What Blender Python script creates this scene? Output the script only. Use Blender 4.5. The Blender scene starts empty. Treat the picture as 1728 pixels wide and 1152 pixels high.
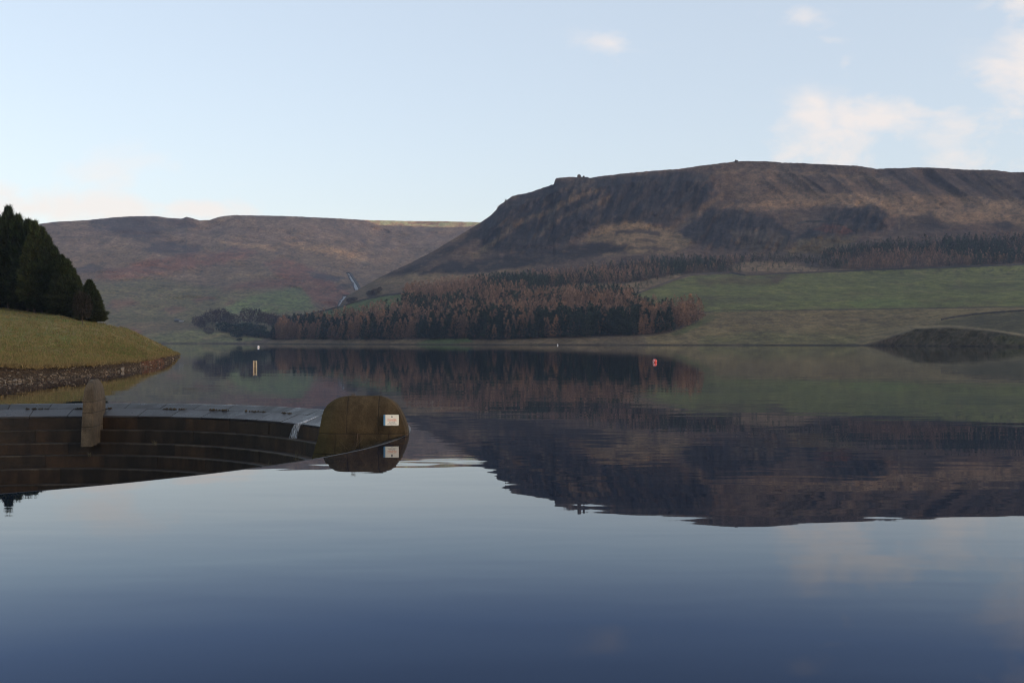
import bpy, math, random
import numpy as np
from mathutils import Vector
random.seed(7)
rng = np.random.default_rng(7)
sc = bpy.context.scene
C = sc.collection
F, CX, CY, H = 1700.0, 864.0, 576.0, 3.0      # focal length in photo pixels, picture centre, eye height over the water
R_ = math.radians

# ------------------------------------------------------------------ helpers
def pt(x, y, d):
    """real position of what the photograph shows at (x, y), standing d metres away"""
    return np.array([(x - CX) / F * d, d, H + (CY - y) / F * d])

def link(name, mesh, mat=None, parent=None):
    o = bpy.data.objects.new(name, mesh)
    C.objects.link(o)
    if mat is not None:
        for m in (mat if isinstance(mat, (list, tuple)) else [mat]):
            mesh.materials.append(m)
    if parent: o.parent = parent
    return o

def tag(o, label=None, cat=None, group=None, kind=None):
    if label: o['label'] = label
    if cat: o['category'] = cat
    if group: o['group'] = group
    if kind: o['kind'] = kind
    return o

def empty(name, loc, rz=0.0):
    o = bpy.data.objects.new(name, None)
    C.objects.link(o); o.location = loc; o.rotation_euler = (0, 0, rz); o.empty_display_size = .3
    return o

def copy_tree(root):
    r = root.copy(); C.objects.link(r)
    for ch in root.children:
        c = ch.copy(); C.objects.link(c); c.parent = r
        for g in ch.children:
            d = g.copy(); C.objects.link(d); d.parent = c
    return r

def np_mesh(name, V, faces, n, smooth=False, col=None):
    """faces: (k,n) int array, one face size"""
    V = np.asarray(V, dtype=np.float32); faces = np.asarray(faces, dtype=np.int32)
    me = bpy.data.meshes.new(name)
    me.vertices.add(len(V)); me.vertices.foreach_set('co', V.ravel())
    k = len(faces)
    me.loops.add(k * n); me.loops.foreach_set('vertex_index', faces.ravel())
    me.polygons.add(k); me.polygons.foreach_set('loop_start', np.arange(0, k * n, n, dtype=np.int32))
    if smooth: me.polygons.foreach_set('use_smooth', np.ones(k, dtype=bool))
    me.update(calc_edges=True); me.validate()
    if col is not None:
        a = me.color_attributes.new('Col', 'FLOAT_COLOR', 'POINT')
        c4 = np.ones((len(V), 4), dtype=np.float32); c4[:, :3] = col
        a.data.foreach_set('color', c4.ravel())
    return me

class MB:
    """collects simple shapes into one mesh"""
    def __init__(s): s.v, s.f, s.c = [], [], []
    def add(s, vs, fs, c=None):
        b = len(s.v); s.v += [tuple(map(float, p)) for p in vs]; s.f += [tuple(b + i for i in q) for q in fs]
        s.c += [c or (1, 1, 1)] * len(vs)
    def box(s, c, size, c3=None, rz=0):
        x, y, z = size[0] / 2, size[1] / 2, size[2] / 2
        ca, sa = math.cos(rz), math.sin(rz)
        vs = [(c[0] + a * x * ca - b * y * sa, c[1] + a * x * sa + b * y * ca, c[2] + k * z) for k in (-1, 1) for a, b in ((-1, -1), (1, -1), (1, 1), (-1, 1))]
        s.add(vs, [(3, 2, 1, 0), (4, 5, 6, 7), (0, 1, 5, 4), (1, 2, 6, 5), (2, 3, 7, 6), (3, 0, 4, 7)], c3)
    def loft(s, rings, cap=True, c3=None):
        n = len(rings[0]); vs = [p for r in rings for p in r]; fs = []
        for i in range(len(rings) - 1):
            for j in range(n):
                k = (j + 1) % n
                fs.append((i * n + j, i * n + k, (i + 1) * n + k, (i + 1) * n + j))
        if cap:
            fs.append(tuple(reversed(range(n)))); fs.append(tuple((len(rings) - 1) * n + j for j in range(n)))
        s.add(vs, fs, c3)
    def tube(s, pts, rad, n=6, c3=None):
        rings = []
        for i, p in enumerate(pts):
            a = Vector(pts[max(0, i - 1)]); b = Vector(pts[min(len(pts) - 1, i + 1)])
            d = (b - a).normalized(); u = d.orthogonal().normalized(); w = d.cross(u)
            r = rad[i] if isinstance(rad, (list, tuple)) else rad
            rings.append([tuple(Vector(p) + r * (math.cos(2 * math.pi * k / n) * u + math.sin(2 * math.pi * k / n) * w)) for k in range(n)])
        s.loft(rings, True, c3)
    def build(s, name, mat, parent=None, smooth=False, bevel=0):
        me = bpy.data.meshes.new(name); me.from_pydata(s.v, [], s.f); me.update()
        if smooth: me.polygons.foreach_set('use_smooth', [True] * len(me.polygons))
        a = me.color_attributes.new('Col', 'FLOAT_COLOR', 'POINT')
        a.data.foreach_set('color', [q for c in s.c for q in (*c, 1.0)])
        o = link(name, me, mat, parent)
        if bevel:
            m = o.modifiers.new('bevel', 'BEVEL'); m.width = bevel; m.segments = 2; m.limit_method = 'ANGLE'
        return o

# ------------------------------------------------------------------ noise
def _hash(i, j, s):
    n = (i.astype(np.int64) * 374761393 + j.astype(np.int64) * 668265263 + s * 974634599) & 0x7fffffff
    n = ((n ^ (n >> 13)) * 1274126177) & 0x7fffffff
    return ((n ^ (n >> 16)) & 0xffff) / 65535.0
def vnoise(u, v, s=0):
    u = np.asarray(u, float); v = np.asarray(v, float)
    i, j = np.floor(u), np.floor(v); a, b = u - i, v - j
    a = a * a * (3 - 2 * a); b = b * b * (3 - 2 * b)
    return ((_hash(i, j, s) * (1 - a) + _hash(i + 1, j, s) * a) * (1 - b) + (_hash(i, j + 1, s) * (1 - a) + _hash(i + 1, j + 1, s) * a) * b)
def fbm(u, v, s=0, o=4, g=.5):
    t, a, n = 0, 1, 0
    for k in range(o):
        t = t + a * vnoise(u * 2 ** k, v * 2 ** k, s + k * 17); n += a; a *= g
    return t / n * 2 - 1

def poly_mask(px, py, poly, feather=6.0, warp=5.0, ws=14.0, s=0):
    """soft 0..1 mask of an area with a naturally ragged edge"""
    px = px + warp * fbm(px / ws, py / ws * 1.6, 101 + s, 4, .6); py = py + warp * .55 * fbm(px / ws, py / ws * 1.6, 211 + s, 4, .6)
    P = np.asarray(poly, float); n = len(P)
    inside = np.zeros(px.shape, bool); dist = np.full(px.shape, 1e9)
    for i in range(n):
        x0, y0 = P[i]; x1, y1 = P[(i + 1) % n]
        if y0 != y1:
            c = ((y0 > py) != (y1 > py)) & (px < (x1 - x0) * (py - y0) / (y1 - y0) + x0)
            inside ^= c
        ex, ey = x1 - x0, y1 - y0; L = ex * ex + ey * ey + 1e-9
        t = np.clip(((px - x0) * ex + (py - y0) * ey) / L, 0, 1)
        dist = np.minimum(dist, np.hypot(px - x0 - t * ex, py - y0 - t * ey))
    sd = np.where(inside, dist, -dist)
    return np.clip(sd / feather * .5 + .5, 0, 1)

def line_mask(px, py, pts, w=1.5, warp=1.5, ws=10, s=0):
    px = px + warp * fbm(px / ws, py / ws, 61 + s, 2); py = py + warp * fbm(px / ws, py / ws, 67 + s, 2)
    dist = np.full(px.shape, 1e9)
    for (x0, y0), (x1, y1) in zip(pts[:-1], pts[1:]):
        ex, ey = x1 - x0, y1 - y0; L = ex * ex + ey * ey + 1e-9
        t = np.clip(((px - x0) * ex + (py - y0) * ey) / L, 0, 1)
        dist = np.minimum(dist, np.hypot(px - x0 - t * ex, py - y0 - t * ey))
    return np.clip(1.5 - dist / w, 0, 1)

# ------------------------------------------------------------------ materials
def new_mat(name):
    m = bpy.data.materials.new(name); m.use_nodes = True
    nt = m.node_tree; b = nt.nodes['Principled BSDF']
    return m, nt, b
def N(nt, t, **kw):
    n = nt.nodes.new(t)
    for k, v in kw.items(): setattr(n, k, v)
    return n
def mathn(nt, op, a, b=None, c=None, clamp=False):
    n = N(nt, 'ShaderNodeMath', operation=op, use_clamp=clamp)
    for i, q in enumerate((a, b, c)):
        if q is None: continue
        if isinstance(q, (int, float)): n.inputs[i].default_value = q
        else: nt.links.new(q, n.inputs[i])
    return n.outputs[0]
def noise_out(nt, vec, scale, detail=4, rough=.55, dist=0):
    n = N(nt, 'ShaderNodeTexNoise'); n.inputs['Scale'].default_value = scale; n.inputs['Detail'].default_value = detail
    n.inputs['Roughness'].default_value = rough; n.inputs['Distortion'].default_value = dist
    nt.links.new(vec, n.inputs['Vector']); return n.outputs['Fac']
def mapped(nt, vec, scale):
    m = N(nt, 'ShaderNodeMapping'); m.inputs['Scale'].default_value = scale; nt.links.new(vec, m.inputs['Vector']); return m.outputs[0]
def ramp(nt, fac, stops):
    r = N(nt, 'ShaderNodeValToRGB'); e = r.color_ramp.elements
    while len(e) < len(stops): e.new(.5)
    for q, (p, c) in zip(e, stops): q.position = p; q.color = (*c, 1) if len(c) == 3 else c
    nt.links.new(fac, r.inputs[0]); return r.outputs[0]
def mixc(nt, mode, fac, a, b):
    m = N(nt, 'ShaderNodeMix', data_type='RGBA', blend_type=mode)
    for s, q in ((m.inputs[0], fac), (m.inputs[6], a), (m.inputs[7], b)):
        if isinstance(q, (int, float)): s.default_value = q
        elif isinstance(q, tuple): s.default_value = (*q, 1) if len(q) == 3 else q
        else: nt.links.new(q, s)
    return m.outputs[2]
def bump(nt, b, h, strength, dist):
    n = N(nt, 'ShaderNodeBump'); n.inputs['Strength'].default_value = strength; n.inputs['Distance'].default_value = dist
    nt.links.new(h, n.inputs['Height']); nt.links.new(n.outputs[0], b.inputs['Normal'])

def terrain_mat(name, scales, contrast=.55, bump_d=1.0, stretch=(1, 1, 1)):
    m, nt, b = new_mat(name)
    a = N(nt, 'ShaderNodeVertexColor', layer_name='Col'); tc = N(nt, 'ShaderNodeTexCoord'); v = mapped(nt, tc.outputs['Object'], stretch)
    c = a.outputs[0]; hsum = None
    for i, s in enumerate(scales):
        n = noise_out(nt, v, s, 5, .62)
        ck = contrast * (1, 1.25, 1.7)[i]; lo, hi = 1 - ck, 1 + ck
        r = ramp(nt, n, [(.3, (lo, lo, lo)), (.7, (hi, hi * .98, hi * .94))])
        c = mixc(nt, 'MULTIPLY', 1.0, c, r)
        hsum = n if hsum is None else mathn(nt, 'ADD', mathn(nt, 'MULTIPLY', hsum, 1.6), n)
    nt.links.new(c, b.inputs['Base Color']); b.inputs['Roughness'].default_value = .95; b.inputs['Specular IOR Level'].default_value = .15
    bump(nt, b, hsum, .7, bump_d)
    return m

def col_mat(name, rough=.8, var=.25, scale=3.0, spec=.3, tint=(1, 1, 1), bump_d=0):
    """vertex colour with a little procedural variation"""
    m, nt, b = new_mat(name)
    a = N(nt, 'ShaderNodeVertexColor', layer_name='Col'); tc = N(nt, 'ShaderNodeTexCoord')
    n = noise_out(nt, tc.outputs['Object'], scale, 4)
    r = ramp(nt, n, [(.25, tuple((1 - var) * t for t in tint)), (.75, tuple((1 + var) * t for t in tint))])
    nt.links.new(mixc(nt, 'MULTIPLY', 1.0, a.outputs[0], r), b.inputs['Base Color'])
    b.inputs['Roughness'].default_value = rough; b.inputs['Specular IOR Level'].default_value = spec
    if bump_d: bump(nt, b, n, .6, bump_d)
    return m

def plain_mat(name, col, rough=.6, var=.15, scale=6.0, spec=.4):
    m, nt, b = new_mat(name)
    tc = N(nt, 'ShaderNodeTexCoord'); n = noise_out(nt, tc.outputs['Object'], scale, 5)
    nt.links.new(ramp(nt, n, [(.25, tuple(c * (1 - var) for c in col)), (.75, tuple(min(1, c * (1 + var)) for c in col))]), b.inputs['Base Color'])
    b.inputs['Roughness'].default_value = rough; b.inputs['Specular IOR Level'].default_value = spec
    return m

def foliage_mat(name, rough=.85):
    m, nt, b = new_mat(name)
    a = N(nt, 'ShaderNodeVertexColor', layer_name='Col')
    oi = N(nt, 'ShaderNodeObjectInfo')
    r = ramp(nt, oi.outputs['Random'], [(0, (.7, .72, .75)), (.5, (1, 1, 1)), (1, (1.3, 1.18, 1.0))])
    nt.links.new(mixc(nt, 'MULTIPLY', 1.0, a.outputs[0], r), b.inputs['Base Color'])
    b.inputs['Roughness'].default_value = rough; b.inputs['Specular IOR Level'].default_value = .15
    return m

M_hill = terrain_mat('moor_grass', [.02, .09, .4], .24, 3.0)
M_moor = terrain_mat('far_moor_grass', [.012, .05, .2], .24, 4.0)
M_bank = terrain_mat('bank_grass', [.12, .6, 2.6], .26, .25, (1, 1, 1.6))
M_fol = foliage_mat('conifer_needles')
M_bark = plain_mat('bark', (.060, .044, .032), .9, .3, 3)
M_twig = foliage_mat('bare_twigs')
M_stone = col_mat('shore_stone', .85, .35, 5.0, .3)
M_wall = plain_mat('drystone', (.045, .042, .04), .9, .4, .8)

# ------------------------------------------------------------------ the right-hand hill
SKY_R = [(380, 578.5), (420, 576.5), (440, 574), (470, 565), (500, 550), (517, 531), (545, 524), (572, 517), (578, 507), (587, 498), (602, 490), (640, 468), (685, 447), (720, 430), (760, 406.6), (790, 388),
         (812, 374.5), (827, 364), (837.6, 354), (840, 348.7), (851.6, 340.5), (865, 331), (880, 328), (895.5, 324.7), (908, 319), (918.7, 316.6), (934.6, 311), (936.5, 304), (939, 299.8), (955, 299.3), (973, 298.6),
         (1000, 299.7), (1025, 296), (1052, 292.8), (1100, 288.5), (1147, 285), (1196, 278), (1237, 273), (1263, 271.7), (1300, 272.6), (1320, 274.6), (1350, 275.2), (1384, 277), (1448, 280), (1480, 285), (1500, 284.2), (1517, 284), (1552, 282.4),
         (1595, 284), (1633, 286.7), (1677, 287), (1708, 291), (1728, 290.5), (1900, 300), (2100, 330), (2400, 380)]
SH_R = [(380, 1290), (450, 1150), (600, 1000), (850, 870), (1100, 800), (1450, 742), (1550, 670), (1728, 560), (2000, 450), (2400, 330)]
CR_R = [(380, 1310), (450, 1220), (517, 1290), (602, 1380), (700, 1470), (812, 1600), (940, 1660), (1240, 1720), (1728, 1620), (2000, 1450), (2400, 1250)]
CLIFF_A = [(815, 378), (842, 352), (880, 331), (937, 304), (1050, 297), (1150, 289), (1195, 297), (1206, 325), (1192, 345), (1150, 362), (1130, 378), (1060, 372), (1000, 385), (955, 408), (900, 428), (850, 424), (822, 420), (800, 400)]
CLIFF_B = [(1150, 392), (1190, 352), (1250, 351), (1300, 368), (1340, 396), (1390, 378), (1405, 352), (1480, 345), (1498, 362), (1490, 388), (1420, 400), (1330, 416), (1230, 424), (1165, 406)]
MOUND = [(1452, 584), (1500, 569), (1545, 554), (1600, 551.5), (1680, 558), (1728, 568), (1800, 572), (1900, 574), (1900, 600), (1452, 600)]
ip = lambda x, K: np.interp(x, [k[0] for k in K], [k[1] for k in K])

cols = np.concatenate([np.arange(380, 1830, 2.2), np.arange(1830, 2400, 15)])
rows = np.concatenate([np.linspace(0, .06, 16)[:-1], np.linspace(.06, 1, 230)])
XX, TT = np.meshgrid(cols, rows, indexing='ij')
d0 = ip(XX, SH_R); d1 = ip(XX, CR_R); ys = CY + H * F / d0; yc = ip(XX, SKY_R) + (.7 + .9 * ((XX > 830) & (XX < 1010))) * fbm(XX / 5, XX * 0 + 3, 5, 4)
YY = ys + (yc - ys) * TT
G = np.interp((583 - YY) / (583 - 275), [0, .19, .4, .5, .63, .77, 1], [0, .2, .6, .73, .84, .915, 1])
g0 = 0.0; g1 = np.interp((583 - yc) / (583 - 275), [0, .19, .4, .5, .63, .77, 1], [0, .2, .6, .73, .84, .915, 1])
DD = d0 + (d1 - d0) * np.clip((G / np.maximum(g1, 1e-3)) , 0, 1)
cliffA = poly_mask(XX, YY, CLIFF_A, 14, 8, 20, 1); cliffB = poly_mask(XX, YY, CLIFF_B, 14, 9, 20, 2)
cl = np.maximum(cliffA, cliffB)
WX = (XX - CX) / F * DD
rel = 30 * fbm(WX / 160 + DD / 300, DD / 160, 9, 5) * np.clip(TT * 4, 0, 1)
rel += cl * (34 * (np.abs(fbm(XX / 24 + .5 * YY / 24, YY / 60, 31, 3)) - .3) + 10 * fbm(XX / 8 + YY / 20, YY / 18, 37, 3) - 18)
gull = poly_mask(XX, YY, [(1300, 275), (1900, 292), (1900, 350), (1500, 335), (1300, 320)], 15, 4, 30, 5)
rel += gull * 38 * (np.abs(fbm((XX - YY * 1.3) / 42, YY / 200, 41, 3)) - .3)
mound = poly_mask(XX, YY, MOUND, 1.5, 1.2, 20, 3)
DD = DD + rel * np.clip((1 - TT) * 12 + .25, 0, 1)
DD = DD * (1 - mound) + mound * np.minimum(DD, d0 + (ys - YY) * .55 + 4 * fbm(XX / 9, YY / 9, 43, 3))
DD = np.maximum.accumulate(DD, axis=1) + np.arange(DD.shape[1]) * .02
ZZ = H + (CY - YY) / F * DD

RH_d, RH_y, RH_x = DD, YY, cols
def hill_at(x, y):
    i = int(np.clip(np.searchsorted(RH_x, x), 1, len(RH_x) - 1))
    d = float(np.interp(-y, -RH_y[i], RH_d[i])); return pt(x, y, d)
def hill_under(X, Y):
    """photo coordinates of ground point (X, Y) or None"""
    x = CX + X / Y * F
    if x < RH_x[0] or x > RH_x[-1]: return None
    i = int(np.clip(np.searchsorted(RH_x, x), 1, len(RH_x) - 1))
    if Y < RH_d[i][0] or Y > RH_d[i][-1]: return None
    return x, float(np.interp(Y, RH_d[i], RH_y[i]))

def paint(base, px, py, layers):
    c = np.ones(px.shape + (3,)) * np.array(base)
    for k, L in enumerate(layers):
        kind, poly, colr, f, w = L[:5]; op = L[5] if len(L) > 5 else 1
        m = (poly_mask(px, py, poly, f * .5, w * 1.35, 13, 7 * k) if kind == 'p' else line_mask(px, py, poly, f * .85, w, 8, 7 * k)) * op
        c = c * (1 - m[..., None]) + np.array(colr) * m[..., None]
    return c

TAN = (.150, .108, .066); BRN = (.082, .060, .045); DRK = (.011, .012, .017); GRN = (.098, .106, .036); RSH = (.135, .104, .052); HEA = (.022, .019, .020); RED = (.085, .036, .026)
FOREST = [(455, 573), (470, 568), (500, 556), (560, 545), (600, 540), (640, 533), (678, 527), (680, 505), (690, 494), (740, 486), (800, 478), (870, 470), (950, 461), (1050, 446), (1150, 439), (1250, 439), (1310, 447),
          (1240, 456), (1165, 462), (1100, 482), (1060, 500), (1080, 524), (1150, 528), (1188, 531), (1188, 538), (1172, 545), (1150, 553), (1120, 561), (1090, 565), (1000, 568), (850, 573)]
CLEAR = [(850, 504), (900, 490), (940, 484), (1005, 479), (1060, 478), (1150, 462), (1165, 463), (1100, 485), (1060, 503), (1000, 497), (930, 500)]
CRANNY = [(1230, 444), (1300, 441), (1345, 446), (1390, 453), (1440, 456), (1360, 460), (1240, 458)]
FOREST2 = [(1380, 440), (1392, 428), (1430, 420), (1500, 412), (1600, 406), (1728, 401), (1900, 396), (1900, 440), (1728, 444), (1600, 451), (1540, 455), (1420, 458), (1430, 450), (1470, 443)]
hill_layers = [
    ('p', [(640, 470), (812, 376), (940, 300), (1250, 272), (1900, 290), (1900, 470), (1150, 440), (680, 500)], (.074, .052, .042), 20, 6),
    ('p', [(1210, 350), (1300, 338), (1500, 332), (1728, 342), (1900, 350), (1900, 395), (1728, 388), (1550, 372), (1420, 345), (1330, 352), (1230, 352)], (.185, .120, .073), 10, 6),
    ('p', [(1200, 300), (1300, 285), (1480, 290), (1520, 310), (1400, 325), (1215, 335)], (.098, .068, .050), 20, 10),
    ('p', [(1480, 286), (1728, 293), (1900, 300), (1900, 330), (1728, 325), (1600, 320), (1500, 300)], (.048, .036, .034), 12, 10, .8),
    ('p', [(1340, 280), (1390, 285), (1440, 330), (1400, 325), (1350, 300)], (.052, .038, .034), 12, 10, .7),
    ('l', [(1338, 280), (1365, 300), (1402, 332)], (.030, .025, .026), 4, 5, .75), ('l', [(1400, 282), (1425, 305), (1442, 338)], (.030, .025, .026), 4, 5, .75), ('l', [(1500, 290), (1535, 312), (1575, 342)], (.030, .025, .026), 5, 5, .75), ('l', [(1562, 288), (1600, 315), (1645, 346)], (.030, .025, .026), 5, 5, .75), ('l', [(1622, 292), (1655, 318), (1695, 350)], (.030, .025, .026), 5, 5, .75), ('l', [(1678, 294), (1700, 312), (1735, 345)], (.030, .025, .026), 6, 5, .75), ('l', [(1450, 300), (1480, 318)], (.030, .025, .026), 3, 5, .75),
    ('l', [(1212, 291), (1275, 287), (1340, 292), (1420, 296), (1500, 306)], (.125, .088, .060), 3, 3, .8),
    ('p', [(1560, 395), (1660, 372), (1728, 380), (1728, 400), (1640, 405)], (.07, .045, .034), 10, 6, .8),
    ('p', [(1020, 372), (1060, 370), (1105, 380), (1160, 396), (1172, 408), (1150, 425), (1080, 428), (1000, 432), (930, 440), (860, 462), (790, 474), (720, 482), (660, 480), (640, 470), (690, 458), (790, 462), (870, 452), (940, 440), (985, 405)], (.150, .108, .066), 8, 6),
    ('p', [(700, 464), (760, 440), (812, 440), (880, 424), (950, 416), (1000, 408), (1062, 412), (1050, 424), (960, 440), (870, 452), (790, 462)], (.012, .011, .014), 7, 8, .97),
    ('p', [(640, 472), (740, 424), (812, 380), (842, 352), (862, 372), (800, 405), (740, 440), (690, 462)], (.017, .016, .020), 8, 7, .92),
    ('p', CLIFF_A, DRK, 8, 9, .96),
    ('p', [(1230, 330), (1330, 322), (1480, 325), (1600, 330), (1728, 338), (1728, 362), (1560, 356), (1420, 340), (1300, 340)], (.175, .118, .075), 9, 6, .7),
    ('p', CLIFF_B, (.012, .012, .015), 7, 9, .96),
    ('l', [(800, 432), (845, 400), (872, 376), (925, 358), (962, 338), (1005, 322)], (.098, .070, .046), 5, 5, .9),
    ('l', [(900, 400), (940, 372), (985, 352), (1030, 330)], (.078, .056, .040), 4, 6, .75),
    ('l', [(960, 330), (985, 314), (1000, 304)], (.075, .055, .038), 5, 5, .7),
    ('l', [(1135, 386), (1160, 374), (1195, 345), (1215, 330)], (.095, .068, .048), 5, 3, .9),
    ('p', [(1070, 375), (1120, 345), (1180, 340), (1160, 362), (1130, 380)], (.030, .025, .024), 10, 6, .6),
    ('p', [(1230, 392), (1290, 385), (1370, 425), (1300, 432), (1250, 420)], (.065, .050, .036), 8, 8, .7),
    ('l', [(1040, 392), (1080, 390), (1110, 394)], HEA, 4, 3, .9), ('l', [(1075, 404), (1105, 408)], HEA, 3, 3, .8), ('l', [(1060, 420), (1090, 417), (1130, 421)], HEA, 3, 3, .7),
    ('p', [(1372, 388), (1390, 378), (1425, 380), (1442, 392), (1420, 396)], RED, 4, 3, .9),
    ('p', [(1350, 405), (1400, 396), (1450, 398), (1440, 412), (1390, 430), (1320, 432)], (.090, .068, .038), 7, 5, .9),
    ('p', [(1535, 368), (1570, 358), (1600, 385), (1570, 392)], HEA, 6, 6, .8), ('p', [(1672, 378), (1690, 372), (1715, 378), (1700, 390)], HEA, 5, 4, .9),
    ('l', [(1521, 348), (1517, 386)], (.14, .105, .07), 1.1, .5, .7),
    ('p', FOREST, (.045, .033, .025), 6, 3), ('p', FOREST2, (.050, .036, .028), 6, 3),
    ('p', CLEAR, TAN, 4, 4), ('p', CRANNY, TAN, 4, 4), ('p', [(1390, 456), (1600, 452), (1728, 443), (1728, 449), (1560, 457), (1400, 461)], TAN, 3, 2),
    ('p', [(1060, 508), (1070, 497), (1165, 466), (1240, 462), (1257, 465.5), (1380, 460), (1455, 457), (1728, 446), (1900, 440), (1900, 522), (1728, 517), (1500, 521), (1300, 524), (1200, 527)], GRN, 2.5, 1.2),
    ('p', [(1170, 472), (1240, 465), (1262, 470), (1330, 466), (1320, 476), (1255, 480), (1180, 480)], (.072, .058, .030), 6, 8, .75), ('p', [(1290, 466), (1300, 463), (1330, 466), (1310, 477)], (.055, .036, .026), 4, 6, .8),
    ('p', [(1080, 505), (1150, 512), (1250, 514), (1330, 508), (1300, 502), (1180, 500)], (.058, .060, .028), 6, 6, .7),
    ('p', [(1580, 480), (1700, 478), (1728, 486), (1600, 490)], (.062, .068, .030), 5, 6, .6),
    ('p', [(1430, 508), (1500, 504), (1560, 512), (1440, 519)], (.088, .112, .036), 5, 5, .7),
    ('p', [(1190, 528), (1300, 525), (1500, 522), (1728, 518), (1900, 520), (1900, 590), (1060, 590), (1090, 568), (1130, 562), (1172, 548)], RSH, 2, 1.5),
    ('p', [(1130, 562), (1160, 550), (1200, 530), (1215, 534), (1170, 556), (1140, 566)], (.066, .080, .030), 4, 3, .8),
    ('p', [(1180, 570), (1300, 560), (1440, 565), (1450, 583), (1180, 583)], (.082, .082, .034), 6, 10, .6),
    ('p', [(1230, 540), (1400, 530), (1560, 528), (1540, 540), (1400, 548), (1260, 552)], (.112, .084, .046), 6, 8, .6),
    ('l', [(1448, 577), (1500, 563), (1545, 547), (1590, 542), (1640, 536), (1728, 526)], (.125, .100, .056), 5, 2, .8),
    ('l', [(1190, 528), (1210, 523), (1300, 524), (1500, 521), (1728, 517)], (.040, .032, .022), .9, .4, .9),
    ('p', [(1580, 546), (1600, 538), (1660, 529), (1728, 524), (1900, 520), (1900, 562), (1728, 566), (1700, 561), (1640, 552)], (.055, .050, .028), 7, 3, .9),
    ('p', MOUND, (.046, .038, .022), 2.5, 2),
    ('p', [(1455, 584), (1510, 567), (1530, 566), (1500, 584)], (.046, .030, .020), 4, 4, .7),
    ('p', [(1670, 572), (1700, 564), (1728, 570), (1728, 584), (1690, 578)], (.058, .056, .026), 4, 4, .7),
    ('l', [(1545, 552.5), (1600, 550), (1650, 554), (1700, 561), (1728, 565), (1800, 568)], (.150, .125, .075), 1.6, .6),
    ('p', [(450, 580), (456, 573), (700, 573), (830, 573), (1000, 569), (1090, 566), (1090, 584), (450, 584)], (.108, .080, .050), 2, 1),
    ('p', [(700, 580), (720, 572), (790, 570), (800, 577), (760, 580)], (.060, .085, .034), 2, 2, .9),
    ('p', [(505, 541), (520, 531), (572, 518), (610, 507), (645, 499.5), (680, 496), (680, 530), (620, 538), (540, 546)], (.068, .090, .036), 2, 1),
    ('p', [(600, 492), (640, 470), (700, 462), (690, 490), (645, 497), (605, 505)], (.100, .074, .046), 5, 3, .7),
    ('p', [(617, 500), (625, 489), (637, 487), (636, 497), (624, 503)], HEA, 3, 3, .9), ('p', [(582, 515), (590, 503), (602, 502), (598, 510)], (.05, .03, .03), 3, 2, .9),
]
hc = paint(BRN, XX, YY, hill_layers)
wet = np.clip(1.4 - ZZ / .9, 0, 1)
hc = hc * (1 - wet[..., None]) + np.array((.022, .017, .014)) * wet[..., None]
upl = np.clip((472 - YY) / 12, 0, 1)
def blot(c, m, col): return c * (1 - m[..., None]) + np.array(col) * m[..., None]
hc = blot(hc, np.clip((fbm(XX / 17, YY / 7, 171, 5, .6) - .16) * 9, 0, 1) * .30 * upl, (.030, .025, .025))
hc = blot(hc, np.clip((fbm(XX / 14, YY / 5, 173, 5, .6) - .18) * 9, 0, 1) * .22 * upl * (1 - .93 * cl), (.145, .104, .066))
hc = blot(hc, np.clip((fbm(XX / 5, YY / 3, 175, 3) - .22) * 9, 0, 1) * .45 * upl, (.024, .021, .022))
low = 1 - upl
hc = blot(hc, np.clip((fbm(XX / 30, YY / 4, 177, 5, .6) - .16) * 8, 0, 1) * .35 * low * (1 - mound), (.100, .078, .044))
hc = blot(hc, np.clip((fbm(XX / 16, YY / 2.5, 179, 4, .6) - .22) * 8, 0, 1) * .35 * low, (.044, .042, .022))
hc = blot(hc, np.clip((fbm(XX / 4, YY / 3.5, 181, 3) - .05) * 4, 0, 1) * .5 * mound, (.080, .062, .042))
hc *= (1 + .34 * fbm(WX / 7, DD / 22, 71, 3))[..., None]
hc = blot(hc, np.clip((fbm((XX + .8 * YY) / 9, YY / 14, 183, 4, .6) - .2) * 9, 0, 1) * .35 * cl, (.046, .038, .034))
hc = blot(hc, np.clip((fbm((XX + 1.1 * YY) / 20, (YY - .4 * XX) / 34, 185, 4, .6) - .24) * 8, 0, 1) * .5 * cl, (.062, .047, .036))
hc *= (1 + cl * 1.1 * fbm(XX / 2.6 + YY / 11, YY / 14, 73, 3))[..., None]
hc = np.clip(hc, .005, .4)
def grid_terrain(name, cols, XX, YY, DD, ZZ, col, mat, skirt, back):
    nc, nr = XX.shape
    A = np.stack([(XX - CX) / F * DD, DD, ZZ], -1)
    front = A[:, :1].copy(); front[..., 1] -= skirt; front[..., 2] = -2.5
    backs = []
    for dd, dz in back:
        bb = A[:, -1:].copy(); bb[..., 1] += dd; bb[..., 0] *= (bb[..., 1] / A[:, -1:, 1]); bb[..., 2] = np.maximum(bb[..., 2] - dz, -3); backs.append(bb)
    A = np.concatenate([front, A] + backs, 1)
    CC = np.concatenate([col[:, :1], col] + [col[:, -1:]] * len(backs), 1)
    n = A.shape[1]
    idx = np.arange(nc * n).reshape(nc, n)
    q = np.stack([idx[:-1, :-1], idx[1:, :-1], idx[1:, 1:], idx[:-1, 1:]], -1).reshape(-1, 4)
    me = np_mesh(name, A.reshape(-1, 3), q, 4, True, CC.reshape(-1, 3))
    return link(name, me, mat)
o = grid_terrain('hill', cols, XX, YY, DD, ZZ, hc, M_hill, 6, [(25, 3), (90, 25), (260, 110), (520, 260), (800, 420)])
tag(o, 'brown craggy hillside with dark cliffs above the larch plantation', 'hill', kind='structure')

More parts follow.
